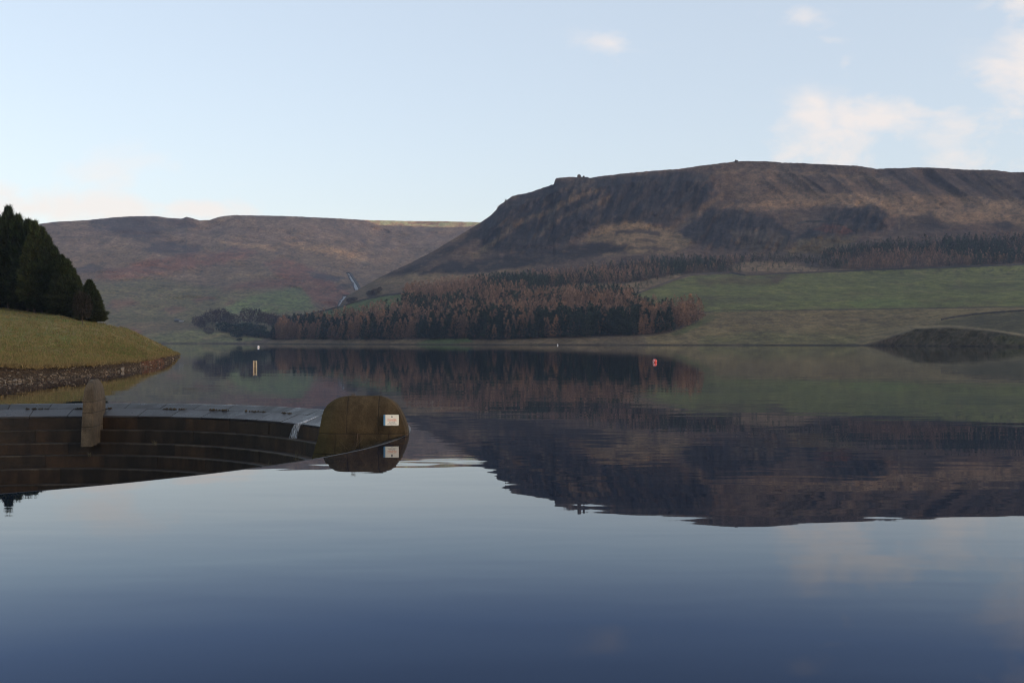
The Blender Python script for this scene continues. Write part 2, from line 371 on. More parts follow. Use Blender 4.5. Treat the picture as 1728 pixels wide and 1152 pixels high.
# ------------------------------------------------------------------ the far moor
SKY_M = [(-400, 400), (-100, 388), (60, 378.5), (89, 374.7), (120, 373), (152.6, 371), (190, 367), (222, 365), (262, 364.6), (283, 367.5), (306, 369), (311, 367.5), (314.6, 366), (325, 368.5), (338, 372), (355, 371), (366, 367), (378, 364.6), (395, 363),
         (436, 363.7), (470, 364.2), (505, 365.5), (560, 368), (620, 371.5), (697, 373), (746, 373.3), (812, 375), (860, 376), (900, 378)]
mcols = np.arange(-400, 900, 2.6); mrows = np.concatenate([np.linspace(0, .04, 8)[:-1], np.linspace(.04, 1, 170)])
MX, MT = np.meshgrid(mcols, mrows, indexing='ij')
md0 = np.interp(MX, [-400, 200, 330, 460, 600, 900], [1000, 1300, 1330, 1330, 1450, 1650]); md1 = np.interp(MX, [-400, 100, 400, 560, 700, 900], [2100, 2300, 2500, 2650, 2900, 2950])
mys = CY + H * F / md0; myc = ip(MX, SKY_M) + .35 * fbm(MX / 5, MX * 0 + 8, 15, 3)
MY = mys + (myc - mys) * MT
MD = md0 + (md1 - md0) * np.interp(MT, [0, .3, .6, 1], [0, .3, .65, 1])
mw = (MX - CX) / F * MD
# the clough that carries the stream down the valley
MD = MD + (75 * fbm(mw / 260 + MD / 500, MD / 230, 83, 5) + 16 * fbm(mw / 60, MD / 60, 87, 3)) * np.clip(MT * 5, 0, 1) * np.clip((1 - MT) * 10 + .2, 0, 1)
clough = line_mask(MX, MY, [(640, 400), (612, 430), (592, 458), (604, 489), (582, 502), (572, 518), (540, 540)], 14, 0)
MD += clough * 22
MD = np.maximum.accumulate(MD, axis=1) + np.arange(MD.shape[1]) * .3
MZ = H + (CY - MY) / F * MD
def moor_at(x, y):
    i = int(np.clip(np.searchsorted(mcols, x), 1, len(mcols) - 1))
    return pt(x, y, float(np.interp(-y, -MY[i], MD[i])))
MRED = (.088, .048, .037); MGR = (.066, .068, .036); MTN = (.150, .112, .072); MDK = (.028, .027, .032)
moor_layers = [
    ('p', [(60, 372), (560, 366), (900, 372), (900, 420), (560, 420), (60, 420)], (.086, .070, .056), 30, 8),
    ('p', [(150, 372), (200, 365), (275, 366), (320, 368), (335, 385), (280, 395), (240, 408), (215, 400), (160, 385)], MDK, 10, 10, .9),
    ('p', [(235, 420), (265, 408), (300, 412), (340, 418), (330, 428), (270, 430)], MDK, 7, 9, .85), ('p', [(120, 455), (150, 446), (180, 452), (160, 460), (125, 462)], MDK, 6, 6, .8),
    ('p', [(370, 422), (390, 415), (420, 422), (400, 430)], MDK, 6, 6, .7), ('p', [(605, 402), (618, 402), (626, 412), (612, 416)], MDK, 4, 4, .8),
    ('p', [(160, 468), (180, 456), (240, 440), (330, 428), (430, 421), (436, 432), (330, 452), (250, 466), (190, 474)], MRED, 8, 8, .85),
    ('p', [(470, 410), (540, 412), (600, 425), (640, 440), (600, 438), (520, 425)], MTN, 7, 7, .9), ('p', [(340, 400), (400, 408), (470, 418), (470, 425), (400, 415)], MTN, 5, 6, .8),
    ('p', [(445, 445), (480, 436), (530, 455), (560, 475), (600, 500), (570, 520), (545, 515), (515, 495), (500, 478), (470, 468)], MRED, 7, 6, .9),
    ('p', [(375, 492), (395, 480), (440, 466), (500, 476), (512, 490), (440, 486), (400, 494)], MRED, 6, 6, .8),
    ('p', [(360, 470), (440, 452), (480, 470), (430, 475), (380, 480)], (.100, .082, .054), 6, 6, .7),
    ('p', [(60, 560), (120, 480), (260, 470), (380, 490), (500, 485), (512, 490), (522, 512), (540, 525), (500, 545), (420, 580), (60, 580)], MGR, 10, 6, .9),
    ('p', [(180, 520), (190, 507), (225, 505), (235, 512), (200, 522)], MRED, 5, 5, .7), ('p', [(270, 522), (300, 516), (318, 522), (290, 529)], MRED, 4, 5, .6), ('p', [(320, 505), (360, 500), (372, 506), (330, 510)], MRED, 3, 5, .6),
    ('p', [(380, 515), (392, 502), (398, 508), (388, 520)], MRED, 4, 4, .5),
    ('p', [(375, 520), (420, 500), (505, 484), (520, 500), (532, 522), (450, 530), (390, 528)], (.062, .092, .036), 4, 3, .7),
    ('p', [(190, 556), (215, 545), (340, 543), (335, 552), (260, 562), (210, 565)], (.062, .052, .034), 4, 3, .8), ('p', [(205, 560), (225, 552), (240, 560), (225, 570)], MRED, 4, 4, .7),
    ('p', [(240, 578), (270, 565), (345, 556), (400, 565), (450, 572), (450, 582), (240, 582)], (.078, .088, .040), 3, 3, .8),
    ('l', [(345, 572), (375, 563), (400, 567)], (.1, .09, .048), 3, 2, .7),
    ('p', [(515, 458), (530, 458), (576, 470), (570, 476), (530, 470)], MDK, 4, 4, .9), ('l', [(572, 486), (590, 482)], MDK, 4, 3, .7),
    ('l', [(480, 437), (455, 450), (425, 462)], (.05, .045, .04), 1.5, 1, .6),
    ('p', [(600, 366), (760, 368), (830, 371), (820, 381), (740, 383), (640, 379)], (.44, .27, .14), 3, 1.5, .95), ('l', [(690, 376), (740, 377)], (.07, .05, .04), 2, 2, .7), ('l', [(420, 366), (500, 368), (560, 371)], (.06, .05, .045), 2, 1.5, .6),  # bright polygon: low sunlight along the crest, painted into the ground colour
]
mc = paint((.084, .068, .050), MX, MY, moor_layers)
wet = np.clip(1.5 - MZ / 1.4, 0, 1)
mc = mc * (1 - wet[..., None]) + np.array((.03, .024, .02)) * wet[..., None]
mup = np.clip((505 - MY) / 40, 0, 1)
mc = mc * np.array((1.74, 1.56, 1.50))
mc = blot(mc, np.clip((fbm(MX / 26, MY / 8, 191, 5, .6) - .18) * 9, 0, 1) * .32 * mup, (.058, .050, .050))
mc = blot(mc, np.clip((fbm(MX / 24, MY / 6, 193, 5, .6) - .18) * 9, 0, 1) * .30, (.165, .130, .090))
mc = blot(mc, np.clip((fbm(MX / 9, MY / 2.5, 195, 4, .6) - .2) * 9, 0, 1) * .35, (.085, .052, .045))
mc = blot(mc, np.clip((fbm(MX / 5, MY / 2.5, 197, 3) - .22) * 9, 0, 1) * .40, (.050, .046, .040))
mc *= (1 + .24 * fbm(mw / 16, MD / 45, 91, 4))[..., None]
o = grid_terrain('moor', mcols, MX, MY, MD, MZ, np.clip(mc, .01, .4), M_moor, 8, [(40, 2), (150, 20), (300, 80)])
tag(o, 'distant brown moor with red bracken and green lower slopes beyond the reservoir', 'moorland', kind='structure')

# ------------------------------------------------------------------ the grassy bank on the left
BW = [(-700, 720), (-300, 676), (-100, 655), (0, 646), (50, 643), (100, 638), (150, 634), (200, 627), (250, 619.5), (280, 612), (298, 603), (305, 598.6)]
BG = [(-700, 640), (-300, 628), (-100, 620), (0, 617), (30, 619), (100, 618), (150, 615), (200, 612), (250, 606), (280, 601), (298, 598), (305, 598)]
BC = [(-700, 470), (-300, 492), (-100, 510), (0, 517.5), (50, 525), (100, 529), (130, 537), (160, 543), (180, 548), (215, 554), (240, 565.5), (270, 580.5), (285, 588), (298, 595), (305, 597.6)]
BD = [(-700, 140), (-300, 160), (0, 180), (100, 170), (175, 164), (215, 176), (250, 198), (285, 226), (305, 236)]
bcols = np.concatenate([np.arange(-700, -40, 12), np.arange(-40, 305.1, 1.2)])
S = np.concatenate([np.linspace(0, 1, 22)[:-1], 1 + np.linspace(0, 1, 110)])
BX, BS = np.meshgrid(bcols, S, indexing='ij')
bw, bg, bc = ip(BX, BW), ip(BX, BG), ip(BX, BC)
wob = 1.1 * fbm(BX / 11, BX * 0 + 2, 51, 4) * np.clip((300 - BX) / 40, 0, 1)
bg = bg + wob * 1.6
dw = H * F / (bw - CY); dg = dw + 2.2 + (bw - bg) * .02; dc = np.maximum(ip(BX, BD), dg + 4)
bc = bc + .5 * fbm(BX / 6, BX * 0 + 5, 57, 3) * np.clip((305 - BX) / 10, 0, 1)
s1 = np.clip(BS, 0, 1); s2 = np.clip(BS - 1, 0, 1)
BYp = bw + (bg - bw) * s1 + (bc - bg) * s2
BDp = dw + (dg - dw) * s1 + (dc - dg) * np.interp(s2, [0, .5, .8, 1], [0, .34, .68, 1])
bwx = (BX - CX) / F * BDp
BDp = BDp + (1.2 * fbm(bwx / 9, BDp / 9, 53, 4)) * np.clip(s2 * 6, 0, 1) * (1 - np.clip((BX - 260) / 45, 0, 1)) + (BS < 1) * (.5 * fbm(bwx / 1.3, BYp / 3, 55, 3)) * np.sin(np.clip(s1, 0, 1) * math.pi)
BDp = np.maximum.accumulate(BDp, axis=1) + np.arange(BDp.shape[1]) * .002
BZp = H + (CY - BYp) / F * BDp
n1 = 1.5 * fbm(bwx / 14, BDp / 20, 63, 4); n2 = fbm(bwx / 3.2, BDp / 6, 65, 4)
gcol = np.array((.098, .112, .033)) * (1 - np.clip(.5 + n1 * 1.1, 0, 1)[..., None]) + np.array((.165, .132, .054)) * np.clip(.5 + n1 * 1.1, 0, 1)[..., None]
tanm = np.clip(n2 * 1.6 + .1 + np.clip((BX - 150) / 200, 0, .35), 0, 1) * .6
tanm = np.maximum(tanm, np.clip((s2 - .9) * 10, 0, 1) * .7)
gcol = gcol * (1 - tanm[..., None]) + np.array((.150, .114, .054)) * tanm[..., None]
edge = np.clip(1.15 - s2 / .05, 0, 1) * (BS > 1)
gcol = gcol * (1 - edge[..., None] * .5) + np.array((.150, .095, .045)) * edge[..., None] * .5
scol = np.ones(BX.shape + (3,)) * np.array((.036, .024, .014)) * (1 + .5 * fbm(bwx * 1.5, BYp / 2.2, 77, 3))[..., None]
redm = poly_mask(BX, BYp, [(238, 618), (245, 606), (275, 603), (276, 612), (250, 618)], 3, 3, 8, 4)[..., None]
scol = scol * (1 - redm) + np.array((.085, .038, .020)) * redm
bcol = np.where((BS < 1)[..., None], scol, gcol)
bank = grid_terrain('bank', bcols, BX, BYp, BDp, BZp, np.clip(bcol, .01, .5), M_bank, 1.2, [(6, .5), (18, 2.0), (40, 6), (70, 14)])
tag(bank, 'olive grass bank sloping to a stony waterline on the left shore', 'bank', kind='structure')
def bank_at(x, s):
    i = int(np.clip(np.searchsorted(bcols, x), 1, len(bcols) - 1))
    return np.array([np.interp(s, S, bwx[i]), np.interp(s, S, BDp[i]), np.interp(s, S, BZp[i])])

# ------------------------------------------------------------------ foliage builders
def spray_mesh(name, centers, axes, length, width, cols, per, droop=0.0, spread=.7, rg=None, flat=0.0):
    """leaf-sized triangles: 'per' thin blades fanning out round each axis"""
    rg = rg or rng; n = len(centers)
    c = np.repeat(centers, per, 0); a = np.repeat(axes, per, 0)
    d = a + rg.normal(0, spread, a.shape); d[:, 2] -= droop; d /= np.linalg.norm(d, axis=1, keepdims=True) + 1e-9
    L = np.repeat(np.broadcast_to(length, n), per)[:, None] * rg.uniform(.6, 1.25, (n * per, 1))
    s = np.cross(d, rg.normal(0, 1, d.shape)); s /= np.linalg.norm(s, axis=1, keepdims=True) + 1e-9
    W = np.repeat(np.broadcast_to(width, n), per)[:, None] * rg.uniform(.7, 1.3, (n * per, 1))
    V = np.stack([c - s * W * .5, c + s * W * .5, c + d * L], 1).reshape(-1, 3)
    Fc = np.arange(n * per * 3).reshape(-1, 3)
    cc = np.repeat(np.repeat(cols, per, 0) * rg.uniform(.8, 1.2, (n * per, 1)), 3, 0)
    return V, Fc, cc

def conifer_points(h, base, rad, n, rg, top=.1, whorl=0.0, power=.85):
    """points through a conifer crown, thicker towards its outside, in uneven whorls"""
    t = rg.random(n) ** 1.25
    if whorl:
        k = np.round(t / whorl) * whorl; t = np.clip(t * .45 + k * .55, 0, 1)
    z = base + (h - base) * t
    ang = rg.random(n) * 2 * math.pi
    lump = 1 + (.36 if whorl is None else .30) * fbm(ang * 1.6 + 3, t * (15 if whorl is None else 9), int(rg.integers(1, 999)), 2)
    prof = np.minimum(1, np.minimum((1 - t) ** power * 1.12 + .03, .72 + t * 3.0))
    r = rad * prof * lump * np.sqrt(rg.uniform(.12, 1, n))
    return np.stack([r * np.cos(ang), r * np.sin(ang), z], 1), t, r / np.maximum(rad * prof, .05)

def tube_arrays(pts, rad, n=7):
    b = MB(); b.tube(pts, rad, n); return b

# --- the dark pines on the left bank
PINE_D = (.022, .033, .016)
def make_pine(h, base, rad, seed, n=3000):
    rg = np.random.default_rng(seed)
    P, t, rr = conifer_points(h, base, rad, n, rg, whorl=None, power=.74)
    ax = np.stack([P[:, 0], P[:, 1], np.zeros(len(P))], 1); ax /= np.linalg.norm(ax, axis=1, keepdims=True) + 1e-6
    ax[:, 2] = .35 + 1.1 * t ** 2
    tone = rg.uniform(.6, 1.5, (len(P), 1)) * (1 + .45 * fbm(P[:, 0] * .9 + P[:, 1] * .7, P[:, 2] * .9, seed, 2)[:, None])
    cols = np.array(PINE_D) * tone + np.array((.016, .012, .0)) * rg.random((len(P), 1)) * (rr[:, None] > .7)
    V, Fc, cc = spray_mesh('crown', P, ax, .85 * (1 - .5 * t), .15, cols, 7, .0, .5, rg)
    # leading shoots
    tops = np.array([[rg.normal(0, 1.9) * (1.02 - q), rg.normal(0, 1.9) * (1.02 - q), h * q * .97] for q in rg.uniform(.5, 1.0, 60)] + [[0, 0, h - 1.4], [0, 0, h - .8], [0, 0, h - .3]])
    q = rg.uniform(.25, .99, 260) ** .8; ag = rg.random(260) * 6.28
    pr = rad * np.minimum(1, np.minimum((1 - q) ** .74 * 1.12 + .03, .72 + q * 3)) * rg.uniform(.75, 1.05, 260)
    tips = np.stack([pr * np.cos(ag), pr * np.sin(ag), base + (h - base) * q], 1)
    V3, F3, c3 = spray_mesh('crown', tips, np.stack([.35 * np.cos(ag), .35 * np.sin(ag), q * 0 + 1.2], 1), .95, .12, np.array((.024, .036, .014)) * rg.uniform(.6, 2.0, (260, 1)), 6, 0, .28, rg)
    V2, F2, c2 = spray_mesh('crown', tops, np.tile([0, 0, 1.6], (len(tops), 1)), 1.0, .11, np.tile(PINE_D, (len(tops), 1)) * 1.15, 8, 0, .32, rg)
    me = np_mesh('crown', np.concatenate([V, V2, V3]), np.concatenate([Fc, F2 + len(V), F3 + len(V) + len(V2)]), 3, False, np.concatenate([cc, c2, c3]))
    b = MB(); lean = rg.normal(0, .15, 2)
    b.tube([(0, 0, -.6), (lean[0] * .3, lean[1] * .3, h * .35), (lean[0], lean[1], h * .75), (lean[0], lean[1], h * .96)], [h * .010 + .04, h * .009, h * .005, .02], 7)
    for k in range(18):
        z = base + .2 + (h * .88 - base) * k / 18; a = rg.random() * 6.28; L = rad * max(.25, 1 - (z / h) ** 1.5) * rg.uniform(.6, .95)
        b.tube([(0, 0, z), (L * .5 * math.cos(a), L * .5 * math.sin(a), z + L * .1), (L * math.cos(a), L * math.sin(a), z + L * .18)], [.06, .04, .015], 4)
    return me, b
protos = []
PINES = [  # photo x of the stem, top y, base y, distance, crown half-width in photo pixels
    (-58, 352, 508, 168, 30), (-30, 346, 512, 174, 28), (-8, 358, 516, 182, 27), (14, 351, 520, 176, 25), (30, 365, 518, 196, 26), (47, 372, 522, 186, 23), (58, 375, 527, 178, 21), (70, 384, 524, 205, 23),
    (80, 399, 527, 196, 21), (92, 418, 528, 210, 20), (104, 431, 531, 204, 18), (113, 438, 533, 222, 18), (123, 453, 536, 216, 16), (131, 466, 538, 226, 13), (151, 473, 542, 236, 19), (163, 490, 543, 246, 12),
    (2, 376, 517, 215, 26), (36, 388, 519, 222, 26), (90, 430, 529, 236, 20), (-45, 372, 510, 206, 30), (62, 396, 523, 232, 22), (115, 452, 534, 242, 16),
    (-20, 374, 524, 198, 24), (8, 380, 527, 200, 24), (24, 386, 528, 212, 24), (42, 390, 530, 214, 22), (54, 394, 531, 222, 22), (75, 412, 533, 226, 20), (86, 424, 534, 230, 20), (98, 440, 536, 234, 18), (108, 450, 538, 240, 17), (120, 464, 540, 246, 15), (130, 476, 542, 250, 14), (142, 488, 544, 254, 13)]
plabels = ['tallest dark pine on the bank with a ragged top and bare lower trunk', 'spiky dark pine at the right edge of the tree belt standing apart from the rest', 'small dark pine outermost of the bank trees above the water']
pine_variants = [make_pine(1.0 * 17, (.3, 2.3, .5, 1.6, .9)[i], 2.6, 11 + i) for i in range(5)]
pine_meshes = []
for i, (me, b) in enumerate(pine_variants):
    me.materials.append(M_fol)
    tm = bpy.data.meshes.new('trunk'); tm.from_pydata(b.v, [], b.f); tm.update(); tm.materials.append(M_bark); pine_meshes.append((me, tm))
for i, (x, yt, yb, d, wpx) in enumerate(PINES):
    extra = 0 if i < 16 else (9 if i < 22 else 15)
    k_ = int(np.clip(np.searchsorted(bcols, x), 1, len(bcols) - 1)); crest_y = BYp[k_][-1]
    d = float(np.interp(-yb, -BYp[k_], BDp[k_])) if yb > crest_y else float(BDp[k_][-1])
    d += extra + random.uniform(-1, 1); p = pt(x, yb, d); h = (yb - yt) * d / F
    if extra: p[2] = BZp[k_][-1] - extra * .09; h = H + (CY - yt) / F * d - p[2]
    me, tm = pine_meshes[i % 5]
    r = empty('pine_tree', p, i * 1.7)
    sx = (wpx * d / F) / 2.6 * 1.22
    r.scale = (sx, sx, h / 17)
    c = bpy.data.objects.new('crown', me); C.objects.link(c); c.parent = r
    t_ = bpy.data.objects.new('trunk', tm); C.objects.link(t_); t_.parent = r
    lab = 'dark green pine packed in the dense belt on top of the grass bank'
    if i == 3: lab = plabels[0]
    elif i == 14: lab = plabels[1]
    elif i == 15: lab = plabels[2]
    tag(r, lab, 'pine tree', 'dark pines along the left bank')

def make_bare(h, rad, seed, colr, n=420, base=.18, per=5, bush=False):
    rg = np.random.default_rng(seed)
    # twigs round a dome
    u = rg.normal(0, 1, (n, 3)); u /= np.linalg.norm(u, axis=1, keepdims=True); rr = rg.uniform(.25, 1, n) ** .5
    lump = 1 + .25 * fbm(np.arctan2(u[:, 1], u[:, 0]) * 1.8, u[:, 2] * 2.5, seed, 2)
    P = u * rr[:, None] * lump[:, None]; P[:, :2] *= rad; P[:, 2] = h * (base + (1 - base) * (.5 + P[:, 2] * .5))
    ax = u.copy(); ax[:, 2] += .5
    cols = np.array(colr) * rg.uniform(.65, 1.4, (n, 1))
    V, Fc, cc = spray_mesh('crown', P, ax, h * .085, h * (.022 if not bush else .05), cols, per, 0, .5, rg)
    me = np_mesh('crown', V, Fc, 3, False, cc)
    b = MB(); b.tube([(0, 0, -.5), (0, 0, h * .3), (rg.normal(0, .04) * h, 0, h * .75)], [h * .022, h * .016, h * .005], 6)
    for k in range(9):
        a = rg.random() * 6.28; z = h * rg.uniform(.2, .55); L = rad * rg.uniform(.5, .9)
        b.tube([(0, 0, z), (L * .5 * math.cos(a), L * .5 * math.sin(a), z + L * .45), (L * math.cos(a), L * math.sin(a), z + L * .75)], [h * .010, h * .006, h * .002], 4)
    tm = bpy.data.meshes.new('trunk'); tm.from_pydata(b.v, [], b.f); tm.update()
    return me, tm
def put_tree(name, mes, p, s, rz, label, cat, group=None, mats=(None, None)):
    r = empty(name, p, rz); r.scale = (s[0], s[0], s[1])
    for nm, me in zip(('crown', 'trunk'), mes):
        if me is None: continue
        c = bpy.data.objects.new(nm, me); C.objects.link(c); c.parent = r
    return tag(r, label, cat, group)
# the leafless bush in front of the last pines
bb = make_bare(1, .42, 5, (.030, .026, .019), 900, .05, 6); bb[0].materials.append(M_twig); bb[1].materials.append(M_bark)
for x, yt, yb, d, w in ((139, 492, 540, 152, 15),):
    h = (yb - yt) * d / F
    put_tree('bare_shrub', bb, pt(x, yb, d), (w * d / F / .42, h), .4, 'brown leafless shrub at the foot of the last pines on the bank', 'shrub')
# bare trees at the head of the reservoir
BARE = [(334, 552, 533, 10), (346, 551, 530, 11), (358, 549, 522, 13), (372, 549, 520, 15), (384, 550, 526, 11), (396, 550, 530, 10), (417, 549, 519, 12), (432, 549, 520, 13), (446, 550, 526, 13), (458, 552, 528, 12), (470, 556, 532, 12), (483, 560, 530, 11), (352, 565, 552, 9), (340, 556, 540, 8), (497, 552, 531, 11), (508, 548, 530, 10)]
bare_vars = [make_bare(1, .5, 60 + k, c, 520, .12, 6) for k, c in enumerate([(.055, .036, .036), (.042, .034, .036), (.062, .044, .034)])]
for a_, b_ in bare_vars: a_.materials.append(M_twig); b_.materials.append(M_bark)
for i, (x, yb, yt, w) in enumerate(BARE):
    p = moor_at(x, yb); h = (yb - yt) * p[1] / F
    put_tree('bare_tree', bare_vars[(0, 1, 2)[i % 3]], p, (w * p[1] / F / .5, h), i * 1.3, 'rounded leafless tree among the purplish brown trees at the head of the reservoir' if i != 3 else 'broadest leafless purple brown tree above the dark green bushes', 'bare tree', 'bare trees at the head of the reservoir')
bush_vars = [make_bare(1, .5, 80 + k, (.022, .040, .028), 420, .0, 7, True) for k in range(2)]
for a_, b_ in bush_vars: a_.materials.append(M_twig); b_.materials.append(M_bark)
BUSH = [(377, 559, 545, 14), (392, 561, 547, 17), (410, 564, 548, 18), (425, 567, 553, 16), (440, 569, 557, 15), (400, 569, 556, 12), (452, 571, 560, 12), (415, 556, 545, 16), (435, 560, 549, 15), (462, 572, 560, 10), (404, 575, 571, 5)]
for i, (x, yb, yt, w) in enumerate(BUSH):
    p = moor_at(x, yb); h = (yb - yt) * p[1] / F
    put_tree('evergreen_bush', bush_vars[i % 2], p, (w * p[1] / F / .5, h * 1.1), i * 2.1, 'dark green spreading bush in the thicket above the far shore' if i < 10 else 'small lone dark bush right on the far waterline', 'bush', 'evergreen bushes at the head of the reservoir')
for x, yb, yt, w in ((625, 501, 490, 8), (634, 498, 487, 8), (592, 512, 502, 8), (641, 492, 484, 5), (598, 508, 501, 6), (686, 508, 494, 9)):
    p = hill_at(x, yb); h = (yb - yt) * p[1] / F
    put_tree('bare_shrub', bare_vars[1], p, (w * p[1] / F / .5, h), x, 'dark leafless shrub on the tan slope above the small green field', 'shrub', 'shrubs beside the stream')

# ------------------------------------------------------------------ the plantation: larches gone rust brown and dark spruces
def low_conifer(kind, seed, n, per):
    rg = np.random.default_rng(seed)
    if kind == 'larch':
        P, t, rr = conifer_points(1, .06, .21, n, rg, power=.8)
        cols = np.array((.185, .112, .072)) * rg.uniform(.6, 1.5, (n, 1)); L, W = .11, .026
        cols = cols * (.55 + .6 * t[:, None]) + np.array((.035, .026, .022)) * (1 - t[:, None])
    else:
        P, t, rr = conifer_points(1, .04, .20, n, rg, power=.85)
        cols = np.array((.023, .036, .027)) * rg.uniform(.55, 1.5, (n, 1)); L, W = .12, .055
    ax = np.stack([P[:, 0], P[:, 1], np.zeros(n)], 1); ax /= np.linalg.norm(ax, axis=1, keepdims=True) + 1e-6; ax[:, 2] = .25 + t
    V, Fc, cc = spray_mesh('c', P, ax, L * (1.15 - .5 * t), W * (130 / n) ** .35, cols, per, 0, .45, rg)
    tip = np.array([[0, 0, .93], [0, 0, .86]]); V2, F2, c2 = spray_mesh('c', tip, np.tile([0, 0, 1.], (2, 1)), .12, .03, np.tile(cols[:1], (2, 1)), 4, 0, .18, rg)
    # the stem
    k = 5; a = np.arange(k) / k * 2 * math.pi; r0 = .010
    VT = np.concatenate([np.stack([r0 * np.cos(a), r0 * np.sin(a), a * 0 - .05], 1), np.array([[0, 0, .95]])]); FT = np.array([[i, (i + 1) % k, k] for i in range(k)])
    cT = np.tile((.05, .036, .028), (k + 1, 1))
    return np.concatenate([V, V2, VT]), np.concatenate([Fc, F2 + len(V), FT + len(V) + len(V2)]), np.concatenate([cc, c2, cT])

trees = []   # (X, Y, Z, height, kind, photo x, photo y)
def spruce_prob(x, y):
    f = .28 + .62 * fbm(x / 60, y / 22, 301, 3)
    for cx, cy, rx, ry, a in ((790, 531, 110, 14, .55), (930, 482, 90, 10, .6), (1150, 450, 110, 12, .6), (850, 478, 60, 9, .4), (1000, 560, 120, 10, .5), (900, 560, 160, 10, .35), (1130, 525, 70, 8, .4), (510, 552, 30, 12, .4), (575, 562, 40, 8, .4),
                              (620, 545, 90, 14, -.55), (900, 545, 200, 12, -.3), (740, 500, 70, 16, -.75), (930, 462, 70, 7, -.5), (1165, 540, 40, 16, -.9), (1090, 560, 30, 10, -.5), (560, 545, 60, 8, -.3),
                              (1490, 448, 75, 10, -1.2), (1420, 425, 60, 14, .7), (1560, 425, 160, 8, .3), (1600, 440, 60, 6, -.2), (1680, 412, 60, 6, .3), (1580, 418, 170, 14, .6), (1680, 432, 60, 8, .4)):
        f = f + a * np.exp(-((x - cx) / rx) ** 2 - ((y - cy) / ry) ** 2)
    return f
gx = np.arange(-420, 900, 5.2); gy = np.arange(760, 1560, 5.6)
GX, GY = np.meshgrid(gx, gy); GX = GX + rng.uniform(-2.3, 2.3, GX.shape); GY = GY + rng.uniform(-2.4, 2.4, GY.shape)
cand = [(X, Y, hill_under(X, Y)) for X, Y in zip(GX.ravel(), GY.ravel())]
cand = [(X, Y, q[0], q[1]) for X, Y, q in cand if q]
cx = np.array([c[2] for c in cand]); cy = np.array([c[3] for c in cand])
f1 = poly_mask(cx, cy, FOREST, 2, 3, 14, 1) > .5; f2 = poly_mask(cx, cy, FOREST2, 2, 3, 14, 2) > .5
clr = np.maximum(poly_mask(cx, cy, CLEAR, 2, 4, 10, 3), poly_mask(cx, cy, CRANNY, 2, 3, 10, 4)) > .5
f3 = poly_mask(cx, cy, [(1195, 443), (1250, 433), (1330, 434), (1400, 438), (1440, 446), (1430, 456), (1360, 458), (1235, 459), (1180, 460)], 2, 3, 14, 5) > .5
sp = spruce_prob(cx, cy); hn = fbm(cx / 40, cy / 15, 303, 3)
RW = rng.random((len(cand), 4))
for i, (X, Y, x, y) in enumerate(cand):
    if not (f1[i] or f2[i] or f3[i]) or x > 1850: continue
    kind = 'spruce' if RW[i, 0] < sp[i] else 'larch'
    far = np.clip((565 - y) / 90, 0, 1)
    h = (17.5 - 6.5 * far) * (1 + .18 * hn[i]) * (.72 + .56 * RW[i, 1])
    if f2[i]: h = 10 * (.7 + .6 * RW[i, 1])
    keep = .96 if not f2[i] else (1.0 if hn[i] > -.3 else .55)
    if clr[i]: keep, h, kind = .16, 5 * (.6 + .8 * RW[i, 1]), ('spruce' if RW[i, 0] < .85 else 'larch')
    elif f3[i] and not f1[i]: keep, h, kind = .6, 7 * (.7 + .6 * RW[i, 1]), ('spruce' if RW[i, 0] < .8 else 'larch')
    elif y < 470 and f1[i]: h *= .8
    if RW[i, 2] > keep: continue
    Z = H + (CY - y) / F * Y
    trees.append((X, Y, Z - .2, h, kind, x, y))
print('plantation trees', len(trees))
LV = {k: [low_conifer(k, s, 210, 3) for s in (1, 2, 3, 4, 5, 6)] for k in ('larch', 'spruce')}
LO = {k: [low_conifer(k, s, 44, 2) for s in (11, 12, 13, 14)] for k in ('larch', 'spruce')}
LM = {}
for k in LV:
    LM[k] = []
    for V, Fc, cc in LV[k]:
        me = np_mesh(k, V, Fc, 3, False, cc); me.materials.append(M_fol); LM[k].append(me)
for k, nm, labels, cat, grp, stuffname, slabel in (
        ('larch', 'larch_tree', 'rust brown leafless larch standing among the front ranks of the far shore plantation', 'larch tree', 'rust brown larches in the far plantation', 'larch_wood', 'rust brown larches massed up the far hillside'),
        ('spruce', 'spruce_tree', 'dark blue green spruce standing among the front ranks of the far shore plantation', 'spruce tree', 'dark spruces in the far plantation', 'spruce_wood', 'dark green spruces massed between the larches on the far hillside')):
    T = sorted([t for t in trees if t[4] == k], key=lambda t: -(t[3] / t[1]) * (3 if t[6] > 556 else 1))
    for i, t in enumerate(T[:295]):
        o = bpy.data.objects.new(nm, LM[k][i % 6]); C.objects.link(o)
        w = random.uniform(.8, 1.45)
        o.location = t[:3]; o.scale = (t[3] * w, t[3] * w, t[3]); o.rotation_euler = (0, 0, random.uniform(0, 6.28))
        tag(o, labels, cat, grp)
    Vs, Fs, Cs, b = [], [], [], 0
    for i, t in enumerate(T[295:]):
        V, Fc, cc = LO[k][i % 4]; a = random.uniform(0, 6.28); w = random.uniform(.85, 1.6); ca, sa = math.cos(a), math.sin(a)
        tone = random.uniform(.6, 1.45)
        W = np.stack([(V[:, 0] * ca - V[:, 1] * sa) * t[3] * w + t[0], (V[:, 0] * sa + V[:, 1] * ca) * t[3] * w + t[1], V[:, 2] * t[3] + t[2]], 1)
        Vs.append(W); Fs.append(Fc + b); Cs.append(cc * tone); b += len(V)
    o = link(stuffname, np_mesh(stuffname, np.concatenate(Vs), np.concatenate(Fs), 3, False, np.concatenate(Cs)), M_twig)
    tag(o, slabel, 'wood', kind='stuff')

